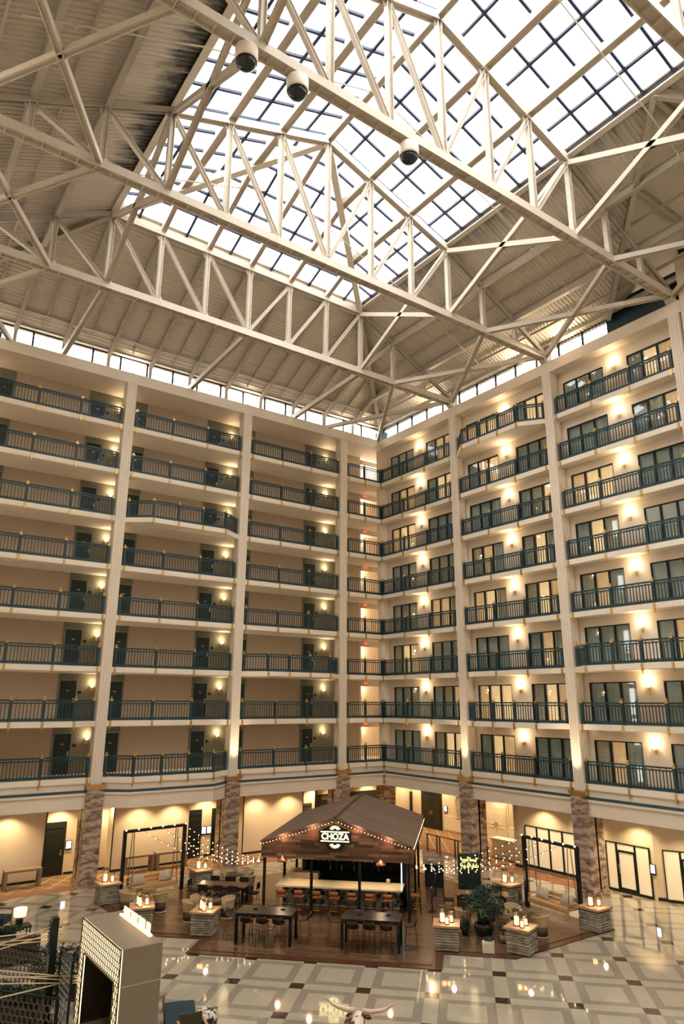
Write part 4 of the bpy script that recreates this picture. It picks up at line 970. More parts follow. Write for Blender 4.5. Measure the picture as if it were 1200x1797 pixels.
def make_stool(name, label, sm, group, back=0.26, z=0.74):
    t = thing(name, label, 'stool', (0, 0, 0), 0, group)
    b = MB(); shell(b, 0.44, 0.42, z, back); obj('seat_shell', b, sm, t)
    for sx in (-1, 1):
        b = MB(); b.tube([(sx*0.17, 0.16, z-0.02), (sx*0.21, 0.22, 0.012), (sx*0.21, -0.24, 0.012), (sx*0.17, -0.16, z-0.02)], 0.011, 6); obj('leg', b, black, t)
    b = MB(); b.tube([(-0.2, 0.2, 0.25), (0.2, 0.2, 0.25)], 0.009, 6); b.tube([(-0.2, -0.21, 0.25), (0.2, -0.21, 0.25)], 0.009, 6); obj('footrest', b, black, t)
    return t
class Placer:
    def __init__(self, proto): self.p = proto; self.used = False
    def __call__(self, loc, rz, label):
        if not self.used:
            self.used = True; self.p.location = loc; self.p.rotation_euler = (0, 0, rz); self.p['label'] = label; return self.p
        return dup(self.p, loc, rz, label)
def huv(u, v, z=DZ): return UV(u, v, z)
BASE = -PI/4
stool = Placer(make_stool('counter_stool', 'x', seat_m, 'stools at the tall communal tables'))
def tall_table(u0, u1, v0, v1, label):
    c = huv((u0+u1)/2, (v0+v1)/2); w, d = u1-u0, v1-v0
    t = thing('communal_table', label, 'table', c, BASE, 'tall communal tables')
    b = MB(); b.bx(-w/2, w/2, -d/2, d/2, 0.98, 1.04); obj('tabletop', b, dark_wood, t)
    b = MB(); b.bx(-w/2+0.02, w/2-0.02, -d/2+0.02, -d/2+0.06, 0.90, 0.98); b.bx(-w/2+0.02, w/2-0.02, d/2-0.06, d/2-0.02, 0.90, 0.98); b.bx(-w/2+0.02, -w/2+0.06, -d/2+0.06, d/2-0.06, 0.90, 0.98); b.bx(w/2-0.06, w/2-0.02, -d/2+0.06, d/2-0.06, 0.90, 0.98); obj('apron', b, black, t)
    for x in (-w/2+0.06, w/2-0.06):
        for y in (-d/2+0.06, d/2-0.06): b = MB(); b.bx(x-0.05, x+0.05, y-0.05, y+0.05, 0, 0.9); obj('leg', b, black, t)
    return t
for s, (u0, u1) in enumerate(((-3.52, -1.32), (0.52, 2.72))):
    nm = 'left' if s == 0 else 'right'
    tall_table(u0, u1, -20.15, -19.08, f'tall dark communal table before the hut, {nm} one of the pair'); uc = (u0+u1)/2
    for i, o in enumerate((-0.62, 0.0, 0.62)):
        stool(huv(uc+o-0.02, -20.12), BASE, f'dark shell stool on the near side of the {nm} tall table, {["left", "middle", "right"][i]} of three')
        stool(huv(uc+o+0.03, -19.02), BASE+PI, f'dark shell stool on the hut side of the {nm} tall table, {["left", "middle", "right"][i]} of three')
    stool(huv(u0-0.34, -19.5), BASE-PI/2, f'dark shell stool at the left end of the {nm} tall table')
    stool(huv(u1+0.34, -19.5), BASE+PI/2, f'dark shell stool at the right end of the {nm} tall table')
    for i, o in enumerate((-0.45, 0.6)):
        b = MB(); b.box((0, 0, 0.02), (0.16, 0.10, 0.04)); q = link('table_caddy', b.mesh('table_caddy', black_m), None, huv(uc+o, -19.6+0.12*i, DZ+1.04), BASE); tag(q, f'small black caddy on the {nm} tall table, {"left" if i == 0 else "right"} of two', 'caddy', 'table caddies')
def make_barstool():
    t = thing('bar_stool', 'x', 'bar stool', (0, 0, 0), 0, 'tan-backed bar stools along the counter')
    b = MB(); b.box((0, 0, 0.72), (0.42, 0.40, 0.06)); obj('seat', b, leather, t)
    b = MB(); n = 8; vs = []
    for i in range(n+1):
        a = -0.9+1.8*i/n; x, y = 0.17*math.sin(a)/0.78, -0.13-0.09*math.cos(a); vs += [(x, y, 0.80), (x, y-0.02, 0.99), (x*1.08, y-0.045, 0.99), (x*1.08, y-0.025, 0.80)]
    fs = [(4*i+j, 4*i+(j+1) % 4, 4*i+4+(j+1) % 4, 4*i+4+j) for i in range(n) for j in range(4)]+[(0, 3, 2, 1), (4*n, 4*n+1, 4*n+2, 4*n+3)]
    b.add(vs, fs, None, True); obj('backrest', b, leather, t)
    for sx in (-1, 1):
        b = MB(); b.tube([(sx*0.18, 0.17, 0.70), (sx*0.21, 0.21, 0.0)], 0.014, 6); obj('leg', b, black, t)
        b = MB(); b.tube([(sx*0.2, -0.23, 0.98), (sx*0.18, -0.17, 0.70), (sx*0.21, -0.22, 0.0)], 0.014, 6); obj('leg', b, black, t)
    b = MB(); b.tube([(-0.2, 0.2, 0.25), (0.2, 0.2, 0.25), (0.2, -0.2, 0.25), (-0.2, -0.2, 0.25)], 0.010, 6, True); obj('footrest', b, gold, t)
    return t
bstool = Placer(make_barstool())
for i in range(7): bstool(huv(-2.72+0.765*i, -16.12), BASE, f'tan-backed bar stool at the tiled counter front, {ORD[i]} of seven from the left')
bstool(huv(2.95, -15.1), BASE+PI/2, 'tan-backed bar stool around the right end of the bar counter')
# dining tables with black chairs
def dining_table(u, v, label):
    t = thing('dining_table', label, 'table', huv(u, v), BASE, 'long dining tables')
    b = MB(); b.bx(-1.15, 1.15, -0.45, 0.45, 0.71, 0.76); obj('tabletop', b, dine_wood, t)
    for x in (-1.0, 1.0):
        for y in (-0.36, 0.36): b = MB(); b.bx(x-0.04, x+0.04, y-0.04, y+0.04, 0, 0.71); obj('leg', b, black, t)
    return t
def make_dchair():
    t = thing('dining_chair', 'x', 'chair', (0, 0, 0), 0, 'black square-backed dining chairs')
    b = MB(); b.box((0, 0, 0.45), (0.44, 0.44, 0.05)); obj('seat', b, black_m, t)
    b = MB(); b.box((0, -0.23, 0.76), (0.44, 0.03, 0.24)); obj('backrest', b, black_m, t)
    for sx in (-1, 1):
        b = MB(); b.tube([(sx*0.19, 0.19, 0.43), (sx*0.2, 0.2, 0)], 0.014, 6); obj('leg', b, black, t)
        b = MB(); b.tube([(sx*0.2, -0.22, 0.86), (sx*0.19, -0.2, 0.43), (sx*0.2, -0.22, 0)], 0.014, 6); obj('leg', b, black, t)
        b = MB(); b.tube([(sx*0.2, -0.19, 0.16), (sx*0.2, 0.19, 0.16)], 0.009, 6); obj('stretcher', b, black, t)
    return t
dchair = Placer(make_dchair())
for nm, u, v in (('left', -5.75, -14.9), ('right', 5.75, -14.4)):
    dining_table(u, v, f'long walnut dining table on the {nm} half of the deck')
    for i, o in enumerate((-0.7, 0.0, 0.7)):
        dchair(huv(u+o, v-0.6), BASE, f'black square-backed chair on the near side of the {nm} dining table, {["left", "middle", "right"][i]} of three')
        dchair(huv(u+o, v+0.6), BASE+PI, f'black square-backed chair on the far side of the {nm} dining table, {["left", "middle", "right"][i]} of three')
    dchair(huv(u-1.4, v), BASE-PI/2, f'black square-backed chair at the left end of the {nm} dining table')
    dchair(huv(u+1.4, v), BASE+PI/2, f'black square-backed chair at the right end of the {nm} dining table')
# round tables with cane tub chairs
def round_table(u, v, m, label, top='light'):
    t = thing('round_table', label, 'table', huv(u, v), 0, 'round cafe tables'); b = MB(); b.lathe([(0.001, 0.72), (0.46, 0.72), (0.47, 0.74), (0.46, 0.755), (0.001, 0.755)], n=28); obj('tabletop', b, m, t)
    b = MB(); b.lathe([(0.035, 0.02), (0.035, 0.72)], n=10); obj('column', b, black, t); b = MB(); b.lathe([(0.24, 0), (0.24, 0.015), (0.05, 0.03), (0.001, 0.03)], n=20); obj('base', b, black, t)
def make_tub():
    t = thing('cane_chair', 'x', 'chair', (0, 0, 0), 0, 'cane tub chairs'); n = 18
    def ring(r, z, lift=0.0, front=0.0): return [(r*math.sin(a), -r*math.cos(a), z+lift*(0.5+0.5*math.cos(a))) for a in [(-0.68+1.36*i/n)*PI for i in range(n+1)]]
    b = MB(); a, c = ring(0.26, 0.38), ring(0.34, 0.66, 0.12); vs = a+c; m = n+1
    inn = [(x*0.93, y*0.93, z) for x, y, z in vs]; fs = []
    for i in range(n): fs += [(i, i+1, m+i+1, m+i), (2*m+i, 3*m+i, 3*m+i+1, 2*m+i+1)]
    b.add(vs+inn, fs, None, True); obj('woven_back', b, wicker, t)
    b = MB(); b.tube([(x*0.97, y*0.97, z) for x, y, z in c], 0.022, 7); obj('top_rail', b, wicker, t)
    b = MB(); b.lathe([(0.001, 0.36), (0.27, 0.36), (0.29, 0.40), (0.27, 0.45), (0.001, 0.46)], n=20); obj('seat_cushion', b, cushion_m, t)
    b = MB(); b.lathe([(0.25, 0.05), (0.27, 0.36)], n=20); obj('skirt', b, mat('dark_cane', '4A4034', 0.7, var=0.2, vscale=30), t)
    b = MB(); b.lathe([(0.27, 0.0), (0.27, 0.05), (0.22, 0.05)], n=20); obj('base_ring', b, wicker, t)
    return t
tub = Placer(make_tub()); olive_top = mat('olive_laminate_top', '6B6247', 0.35); dark_top = mat('dark_laminate_top', '4A3F33', 0.3)
SPOTS = [('at the left swing', -8.75, -16.55, olive_top, [(-155, .78), (-15, .80), (-70, .80)]), ('behind the left dining table', -5.85, -12.95, dark_top, [(140, .78), (-20, .80), (60, .8)]),
         ('behind the near-left stone pedestal', -5.45, -17.55, dark_top, [(150, .75), (40, .78), (200, .8)]), ('at the right swing', 7.35, -16.75, dark_top, [(120, .78), (190, .78), (-40, .76)]),
         ('behind the potted tree', 5.6, -16.45, dark_top, [(215, .8), (60, .8)])]
DIRN = ['first', 'second', 'third']
for nm, u, v, m, ch in SPOTS:
    round_table(u, v, m, f'round {"olive" if m is olive_top else "dark"} cafe table {nm}')
    for i, (deg, r) in enumerate(ch):
        a = math.radians(deg); side = (['right', 'far right', 'far', 'far left', 'left', 'near left', 'near', 'near right'])[round(a/(PI/4)) % 8]
        tub(huv(u+r*math.cos(a), v+r*math.sin(a)), BASE+a-PI/2+PI, f'cane tub chair, {side} side of the round table {nm}')
# ------------------------------------------------------------------ stone pedestals with lanterns
stone_m = mat('ledge_stone', '9A9486', 0.85, var=0.35, vscale=4.0, bump=0.3, bscale=14); cap_m = mat('pinkish_cap_stone', 'B58F72', 0.4, var=0.08, vscale=4)
def pedestal(x, y, rz, label, hw=0.43, seed=1):
    t = thing('stone_pedestal', label, 'pedestal', (x, y, DZ), rz, 'stacked-stone pedestals'); r = random.Random(seed); b = MB(); z = 0.0; Ht = 0.76
    b.bx(-hw+0.09, hw-0.09, -hw+0.09, hw-0.09, 0, Ht)
    while z < Ht-0.02:
        h = min(r.uniform(0.075, 0.11), Ht-z); par = 0.03 if r.random() < 0.5 else 0.0
        for side in range(4):
            M_ = Matrix.Rotation(side*PI/2, 4, 'Z'); x0 = -hw
            while x0 < hw-0.01:
                w = min(r.uniform(0.14, 0.36), hw-x0); w = hw-x0 if hw-x0-w < 0.08 else w; d = r.uniform(-0.01, 0.02)+par
                b.bx(x0+0.006, x0+w-0.006, -hw-0.01+d, -hw+0.10, z+0.013, z+h-0.013, M_); x0 += w
        z += h
    obj('stacked_stone', b, stone_m, t)
    b = MB(); e = hw+0.06; b.bx(-e, e, -e, e, Ht, Ht+0.07); obj('cap_slab', b, cap_m, t); return t
def make_lantern(h, w):
    t = thing('lantern', 'x', 'lantern', (0, 0, 0), 0, 'candle lanterns on the pedestals'); b = MB(); b.lathe([(w, 0), (w, 0.02), (w*0.9, 0.025), (0.001, 0.025)], n=14); obj('base', b, black, t)
    b = MB(); b.lathe([(w*0.85, 0.025), (w*0.85, h*0.86)], n=16); obj('glass', b, lantern_glass, t)
    b = MB()
    for k in range(4): a = PI/4+k*PI/2; b.tube([(w*0.95*math.cos(a), w*0.95*math.sin(a), 0.0), (w*0.95*math.cos(a), w*0.95*math.sin(a), h*0.9)], 0.007, 5)
    b.lathe([(w, h*0.88), (w, h*0.91)], n=14); obj('frame', b, mat('aged_bronze', '5A4632', 0.4, 0.7), t)
    b = MB(); b.bx(-w*0.9, w*0.9, -w*0.9, w*0.9, h*0.91, h*0.95); obj('lid', b, mat('aged_bronze', '5A4632'), t)
    b = MB(); b.lathe([(w*0.6, 0.026), (w*0.6, h*0.5), (w*0.4, h*0.52), (0.001, h*0.5)], n=14); obj('candle', b, candle_m, t); return t
tall_l, short_l = Placer(make_lantern(0.58, 0.135)), Placer(make_lantern(0.40, 0.095))
def mirw(x, y): return mir((x, y))
PED = [('near-right', *UV(4.36, -19.12).xy, -PI/4), ('front-right octagon-side', -8.45, -18.45, -PI/4-0.45), ('far-right by the shopfront', -3.97, -18.42, 0.0), ('rear-right by the swing', -3.95, -13.85, 0.0)]
NMR = {0: ('beside the potted tree', 'before the left tall table'), 1: ('at the right front edge of the deck', 'behind the lit archway'), 2: ('at the right end of the right swing', 'at the left end of the left swing'), 3: ('at the rear end of the right swing', 'at the rear end of the left swing')}
for i, (nm, x, y, rz) in enumerate(PED):
    for s in (0, 1):
        X, Y = (x, y) if s == 0 else mir((x, y)); R_ = rz if s == 0 else -PI/2-rz; wh = NMR[i][s]
        pedestal(X, Y, R_, f'stacked-stone pedestal {wh}', 0.43, 10+i*2+s); z = DZ+0.83
        tall_l((X-0.12*R2-0.02, Y+0.10, z), R_, f'tall candle lantern on the stone pedestal {wh}'); short_l((X+0.16, Y-0.10, z), R_, f'short candle lantern on the stone pedestal {wh}')
        if i in (0, 1): q = dup(short_l.p, (X-0.16, Y-0.20, z), R_, f'second short lantern on the stone pedestal {wh}')
        light('lantern_flame', 'POINT', (X-0.02, Y-0.32, z+0.3), LANTERN_W, WARM, None, shadow_soft_size=0.08)
# ------------------------------------------------------------------ swings
bench_wood = mat('blond_oak', 'BE9566', 0.4, var=0.08, vscale=5)
sn = N('striped_pillow_cloth'); _x, _y2, _z = sn.sep(sn.tc.outputs['Object'])[:3]
sn.color(sn.ramp(sn.math('FRACT', sn.math('MULTIPLY', sn.math('ADD', _x, sn.math('MULTIPLY', _z, 0.2)), 9.0)), [(0, hexc('D8CDB8')), (0.35, hexc('5A5A58')), (0.55, hexc('CFC3AC')), (0.75, hexc('8C8478'))], True)); sn.set(Roughness=0.9); stripe = sn.m
def pillow(loc, rot, label, group):
    b = MB(); n = 8; vs = []; fs = []
    for sgn in (1, -1):
        for j in range(n+1):
            for i in range(n+1):
                u, v = i/n*2-1, j/n*2-1; k = (1-abs(u)**3)*(1-abs(v)**3); vs.append((0.21*u*(1-0.06*v*v), sgn*0.075*k, 0.21*v*(1-0.06*u*u)))
    m = (n+1)**2
    for j in range(n):
        for i in range(n): a = j*(n+1)+i; fs += [(a, a+n+1, a+n+2, a+1), (m+a, m+a+1, m+a+n+2, m+a+n+1)]
    b.add(vs, fs, None, True); o = link('pillow', b.mesh('pillow', stripe), None, loc); o.rotation_euler = rot; return tag(o, label, 'pillow', group)
def chain(p0, p1):
    b = MB(); p0, p1 = Vector(p0), Vector(p1); L = (p1-p0).length; n = int(L/0.075); T_, _ = b.frame_of(p0, p1)
    for i in range(n):
        pts = []; 
        for k in range(8): a = 2*PI*k/8; pts.append((L*(i+0.5)/n+0.052*math.cos(a), 0.022*math.sin(a)*(1 if i % 2 == 0 else 0), 0.022*math.sin(a)*(0 if i % 2 == 0 else 1)))
        b.tube([T_ @ Vector(p) for p in pts], 0.012, 4, True)
    return b
def swing(loc, rz, L, nm):
    f = thing('swing_goalpost', f'black timber goalpost of the {nm} swing, strung with bulbs', 'frame', loc, rz, 'swing frames')
    for x, k in ((0, 'left'), (L, 'right')): b = MB(); b.bx(x-0.07, x+0.07, -0.07, 0.07, 0, 2.80); obj('post', b, black, f)
    b = MB(); b.bx(-0.07, L+0.07, -0.07, 0.07, 2.80, 2.92); obj('crossbeam', b, black, f)
    for i in range(6):
        b = MB(); b.sphere((L*i/5, -0.10, 2.93), 0.035, 8); obj('bulb', b, bulb_m, f)
    s = thing('swing_bench', f'blond wood bench hanging by chains in the {nm} swing', 'swing', loc, rz, 'swing benches'); a, c = 0.38, L-0.38
    b = MB(); b.bx(a, c, -0.32, 0.30, 0.42, 0.47); obj('seat', b, bench_wood, s); b = MB(); b.bx(a+0.02, c-0.02, 0.27, 0.32, 0.50, 0.62); b.bx(a+0.02, c-0.02, 0.30, 0.35, 0.66, 0.80); obj('backrest', b, bench_wood, s)
    b = MB(); b.bx(a, c, -0.33, -0.29, 0.30, 0.42); obj('front_apron', b, bench_wood, s)
    for x in (a+0.04, c-0.04):
        b = MB(); b.bx(x-0.04, x+0.04, -0.30, 0.30, 0.62, 0.66); b.bx(x-0.03, x+0.03, -0.28, -0.22, 0.47, 0.62); obj('armrest', b, bench_wood, s)
        for y in (-0.25, 0.26): obj('chain', chain((x, y*0.35, 2.80), (x, y, 0.45)), mat('chain_steel', '8C7F6C', 0.35, 0.8), s)
    M_ = Matrix.Translation(loc) @ Matrix.Rotation(rz, 4, 'Z')
    for i, x in enumerate((a+0.30, a+0.62, c-0.34, c-0.60)):
        pillow(M_ @ Vector((x, 0.12, 0.70)), (-0.28, 0.1*(i % 2), rz+0.05*i), f'striped pillow on the {nm} swing bench, {["left end", "beside the left-end pillow", "right end", "beside the right-end pillow"][i]}', f'striped pillows on the swings')
swing((-3.66, -14.66, DZ), math.atan2(-3.08, -0.29), 3.09, 'right'); swing((-18.31, -3.51, DZ), math.atan2(0.29, 3.08), 3.09, 'left')
# ------------------------------------------------------------------ string lights
bulb_me = MB().sphere((0, 0, -0.03), 0.021, 8).mesh('bulb', bulb_m)
def strand(p0, p1, sag, step, label, group, r=1.0):
    p0, p1 = Vector(p0), Vector(p1); L = (p1-p0).length; n = max(3, int(L/step)); c = (p0+p1)/2
    def at(f): p = p0.lerp(p1, f); p.z -= sag*4*f*(1-f); return p-c
    b = MB(); b.tube([at(i/16) for i in range(17)], 0.006, 4); t = link('string_light', b.mesh('wire', black_m), None, c); tag(t, label, 'string light', group)
    for i in range(1, n): q = link('bulb', bulb_me, t, at(i/n)); q.scale = (r, r, r)
    return t
for s, nm in ((0, 'left'), (1, 'right')):
    hub = UV(HU+(-3.12 if s == 0 else 3.12), HV+V0+0.05, DZ+2.14); L3 = 3.09
    M_ = Matrix.Translation((-18.31, -3.51, DZ)) @ Matrix.Rotation(math.atan2(0.29, 3.08), 4, 'Z') if s == 0 else Matrix.Translation((-3.66, -14.66, DZ)) @ Matrix.Rotation(math.atan2(-3.08, -0.29), 4, 'Z')
    for i, (x, z) in enumerate((((L3, 2.86), (L3, 2.5), (L3, 2.2), (L3, 1.95), (L3*0.62, 2.84), (L3*0.28, 2.84)) if s == 0 else ((0, 2.86), (0, 2.5), (0, 2.2), (0, 1.95), (L3*0.38, 2.84), (L3*0.72, 2.84)))):
        strand(hub, M_ @ Vector((x, -0.08, z)), 0.25+0.05*i, 0.36, f'bulb strand from the hut to the {nm} swing, {["frame top corner", "frame post, second down", "frame post, third down", "frame post, lowest", "crossbeam near its middle", "crossbeam far end"][i]}', f'bulb strands to the {nm} swing', 1.0)
for s, nm in ((-1, 'left'), (1, 'right')):
    strand(UV(HU, HV+V0-0.1, DZ+PZ-0.06), UV(HU+s*E0, HV+V0-0.1, DZ+EZ-0.06), 0.02, 0.15, f'warm bulb string along the {nm} slope of the hut gable', 'gable bulb strings', 0.65)
    strand(UV(HU+s*(E0+0.05), HV+V0-0.1, DZ+EZ-0.06), UV(HU+s*(E0+0.05), HV+V1, DZ+EZ-0.06), 0.02, 0.2, f'warm bulb string along the {nm} eave of the hut', 'eave bulb strings', 0.65)
    for f in (0.3, 0.7): light('gable_string_glow', 'POINT', UV(HU+s*E0*f, HV+V0-0.22, DZ+PZ-(PZ-EZ)*f-0.05), 9, (1.0, 0.52, 0.32), None, shadow_soft_size=0.1)
# ------------------------------------------------------------------ plants, sign board, stanchions, host stand
leaf_m = mat('deep_green_leaf', '2E4436', 0.55, var=0.35, vscale=2.0); leaf_l = mat('silvery_green_leaf', '5C6E58', 0.55, var=0.3, vscale=2.0); bark = mat('brown_bark', '4A3A2B', 0.8)
soil = mat('dark_soil', '2A211A', 0.95)
def leaves(b, c, rad, n, r, ls=0.09, hz=1.0):
    for _ in range(n):
        d = Vector((r.gauss(0, 1), r.gauss(0, 1), r.gauss(0, 1))).normalized()*(r.random()**0.45); p = Vector((c[0]+d.x*rad[0], c[1]+d.y*rad[1], c[2]+d.z*rad[2]))
        a = Vector((r.gauss(0, 1), r.gauss(0, 1), r.gauss(0, 0.6))).normalized(); q = a.cross(Vector((r.gauss(0, 1), r.gauss(0, 1), r.gauss(0, 1)))).normalized(); L = ls*r.uniform(0.7, 1.4); w = L*0.26; nn = a.cross(q)*L*0.10
        b.add([p, p+a*L*0.45+q*w+nn, p+a*L, p+a*L*0.45-q*w+nn], [(0, 1, 2, 3)])
rt = random.Random(5)
tree = thing('potted_tree', 'bushy olive-like tree in a big black pot at the right front of the deck', 'potted tree', huv(5.75, -17.65))
b = MB(); b.lathe([(0.22, 0.0), (0.34, 0.12), (0.38, 0.34), (0.34, 0.50), (0.30, 0.50), (0.30, 0.44), (0.001, 0.44)], n=24); obj('pot', b, mat('glossy_black_pot', '15191A', 0.25), tree)
b = MB(); b.lathe([(0.26, 0.0), (0.30, 0.03), (0.26, 0.05)], n=24); obj('saucer', b, mat('grey_saucer', '7E7A70', 0.6), tree)
b = MB(); b.lathe([(0.001, 0.45), (0.30, 0.45)], n=20); obj('soil', b, soil, tree)
b = MB()
for k in range(7):
    a = k*0.9; b.tube([(0.06*math.cos(a), 0.06*math.sin(a), 0.44), (0.16*math.cos(a), 0.16*math.sin(a), 0.85), (0.38*math.cos(a), 0.38*math.sin(a), 1.25), (0.5*math.cos(a+.3), 0.5*math.sin(a+.3), 1.5)], [0.022, 0.016, 0.01, 0.005], 6)
obj('trunk', b, bark, tree)
b = MB()
for k in range(16):
    a = k*2.4; rr = 0.15+0.48*((k*0.37) % 1); leaves(b, (rr*math.cos(a), rr*math.sin(a), 1.0+0.55*((k*0.61) % 1)), (0.34, 0.34, 0.30), 170, rt, 0.10)
obj('foliage', b, leaf_m, tree)
b = MB()
for k in range(10): a = k*1.9; leaves(b, (0.6*math.cos(a), 0.6*math.sin(a), 0.85+0.07*k), (0.22, 0.22, 0.22), 50, rt, 0.09)
obj('leaves', b, leaf_l, tree)
def potplant(u, v, pr, ph, pm_, lab, cr, ch, nleaf, square=False, lm=leaf_m):
    t = thing('potted_plant', lab, 'potted plant', huv(u, v), BASE if square else 0, 'small potted plants'); b = MB()
    if square: b.bx(-pr, pr, -pr*0.8, pr*0.8, 0, ph); 
    else: b.lathe([(pr*0.8, 0), (pr, ph), (pr*0.88, ph), (pr*0.88, ph-0.04), (0.001, ph-0.04)], n=16)
    obj('pot', b, pm_, t); b = MB()
    for k in range(5): a = k*1.3; b.tube([(0, 0, ph-0.04), (0.5*cr*math.cos(a), 0.5*cr*math.sin(a), ph+ch*0.6), (cr*math.cos(a)*0.9, cr*math.sin(a)*0.9, ph+ch)], 0.006, 5)
    obj('stem', b, bark, t); b = MB(); leaves(b, (0, 0, ph+ch*0.55), (cr, cr, ch*0.55), nleaf, rt, 0.08); obj('foliage', b, lm, t)
potplant(5.85, -19.35, 0.21, 0.34, mat('white_planter', 'D9CDB8', 0.5), 'low plant in a white box planter at the deck edge', 0.16, 0.14, 60, True)
potplant(5.02, -17.55, 0.15, 0.30, black, 'small plant in a black pot left of the potted tree', 0.15, 0.35, 60)
potplant(6.45, -18.15, 0.15, 0.26, mat('grey_planter', '8B857A', 0.6), 'loose reddish plant in a grey pot right of the potted tree', 0.32, 0.62, 240, False, mat('reddish_leaf', '5E4A36', 0.6, var=0.3))
# neon board
bd = thing('neon_board', 'dark green leaf-covered board with a glowing two-line yellow neon script', 'sign', huv(5.27, -11.55), BASE)
b = MB(); b.bx(-0.53, 0.53, -0.12, 0.12, 0, 1.76); obj('panel', b, mat('dark_green_board', '10231D', 0.8, var=0.3, vscale=14, bump=0.6, bscale=40), bd)
def script(word_pts, z0, x0, sc):
    b = MB()
    for st in word_pts: b.tube([(x0+sc*p[0], -0.15, z0+sc*p[1]) for p in st], 0.008, 6)
    return b
def loops(n, x0, w, talls=(), descs=(), seed=0):
    r = random.Random(seed); pts = []; dx = w/n
    for i in range(n):
        h = 2.0 if i in talls else 1.0; d = -1.1 if i in descs else 0.0
        for k in range(9):
            a = -PI/2+2*PI*k/8; pts.append((x0+dx*(i+0.5)+0.42*dx*math.cos(a)+dx*0.5*(k/8-0.5), (d+(h-d)*(0.5+0.5*math.sin(a)))*0.085))
    return pts
b = script([[(-0.40, 0.16), (-0.38, 0.12)], [(-0.36, 0.16), (-0.34, 0.12)], loops(4, -0.34, 0.34, (3,), (0, 1), 1), loops(5, 0.02, 0.36, (0, 4), (), 2), [(0.41, 0.16), (0.40, 0.12)], [(0.45, 0.16), (0.44, 0.12)]], 1.48, 0, 1.0); obj('neon_script', b, neon_y, bd)
b = script([loops(3, -0.42, 0.26, (0,), (2,), 3), loops(3, -0.12, 0.20, (1, 2), (), 4), loops(5, 0.10, 0.36, (1, 3), (0,), 5)], 1.22, 0, 1.0); obj('neon_script', b, neon_y, bd)
light('neon_board_glow', 'POINT', huv(5.27, -11.9, 1.5), 3, (1, 0.85, 0.4), None, shadow_soft_size=0.2)
def stanchion(u, v, lab):
    t = thing('stanchion', lab, 'barrier post', huv(u, v), 0, 'barrier posts'); b = MB(); b.lathe([(0.17, 0), (0.17, 0.015), (0.05, 0.045), (0.001, 0.045)], n=20); obj('base', b, black, t)
    b = MB(); b.lathe([(0.03, 0.04), (0.03, 0.88)], n=12); obj('post', b, black, t); b = MB(); b.lathe([(0.036, 0.88), (0.036, 0.98), (0.001, 0.985)], n=12); obj('belt_head', b, chrome, t)
stanchion(3.62, -14.65, 'black belt barrier post right of the hut, nearer of two'); stanchion(3.68, -12.0, 'black belt barrier post right of the hut, farther of two')
b = MB(); c = huv(3.65, -13.3); b.bar(huv(3.62, -14.62, DZ+0.93)-c, huv(3.68, -12.03, DZ+0.93)-c, 0.004, 0.05); o = link('barrier_belt', b.mesh('belt', black_m), None, c); tag(o, 'black belt stretched between the two barrier posts', 'belt')
hs = thing('host_stand', 'black host stand with slanted wooden top behind the right side of the hut', 'host stand', huv(3.55, -10.2), BASE)
b = MB(); b.bx(-0.45, 0.45, -0.28, 0.28, 0, 1.02); obj('body', b, mat('host_stand_black', '131B1E', 0.6), hs); b = MB(); b.add([(-0.5, -0.33, 1.02), (0.5, -0.33, 1.02), (0.5, 0.33, 1.14), (-0.5, 0.33, 1.14), (-0.5, -0.33, 1.06), (0.5, -0.33, 1.06), (0.5, 0.33, 1.18), (-0.5, 0.33, 1.18)], [(0, 3, 2, 1), (4, 5, 6, 7), (0, 1, 5, 4), (1, 2, 6, 5), (2, 3, 7, 6), (3, 0, 4, 7)]); obj('slanted_top', b, taupe, hs)
b = MB(); b.box((0, 0, 0.015), (0.30, 0.22, 0.03), 0.3); o = link('menu_stack', b.mesh('menu_stack', mat('menu_card', 'B9A890', 0.6)), None, huv(3.4, -10.25, DZ+1.16), BASE); o.rotation_euler = (0.18, 0, BASE); tag(o, 'pale menus lying on the host stand', 'menu')
# ramp guard rail and white desk on the carpet at right
gr = thing('guard_rail', 'bronze guard rail with square openings on the carpet behind the neon board', 'guard rail', (0.85, -3.2, 0.009)); bz = mat('bronze_rail', '6A5A48', 0.4, 0.4)
b = MB(); b.bx(-0.03, 0.03, -5.0, 0.2, 0.94, 1.0); obj('handrail', b, bz, gr)
for y in (0.1, -0.75, -1.0, -2.3, -2.55, -3.6, -3.85, -4.9): b = MB(); b.bx(-0.03, 0.03, y-0.04, y+0.04, 0, 0.94); obj('post', b, bz, gr)
for ya, yb in ((-0.75, 0.1), (-2.3, -1.0), (-3.6, -2.55), (-4.9, -3.85)): b = MB(); b.bx(-0.012, 0.012, ya+0.04, yb-0.04, 0.10, 0.14); obj('bottom_bar', b, bz, gr)
dk = thing('reception_desk', 'white panelled reception desk in front of the cream double doors', 'desk', (3.3, -7.3, 0.008)); b = MB(); b.bx(-0.3, 0.3, -1.2, 0.9, 0, 0.98); b.bx(-0.32, -0.30, -1.1, -0.2, 0.15, 0.85); b.bx(-0.32, -0.30, -0.1, 0.8, 0.15, 0.85); obj('body', b, white_paint, dk); b = MB(); b.bx(-0.38, 0.38, -1.28, 0.98, 0.98, 1.04); obj('desktop', b, white_paint, dk)
b = MB(); b.bx(-0.2, 0.2, -0.02, 0.02, 0, 0.28); o = link('desk_monitor', b.mesh('desk_monitor', black_m), None, (3.35, -8.1, 1.048), -PI/2); tag(o, 'small dark monitor on the white reception desk', 'monitor')

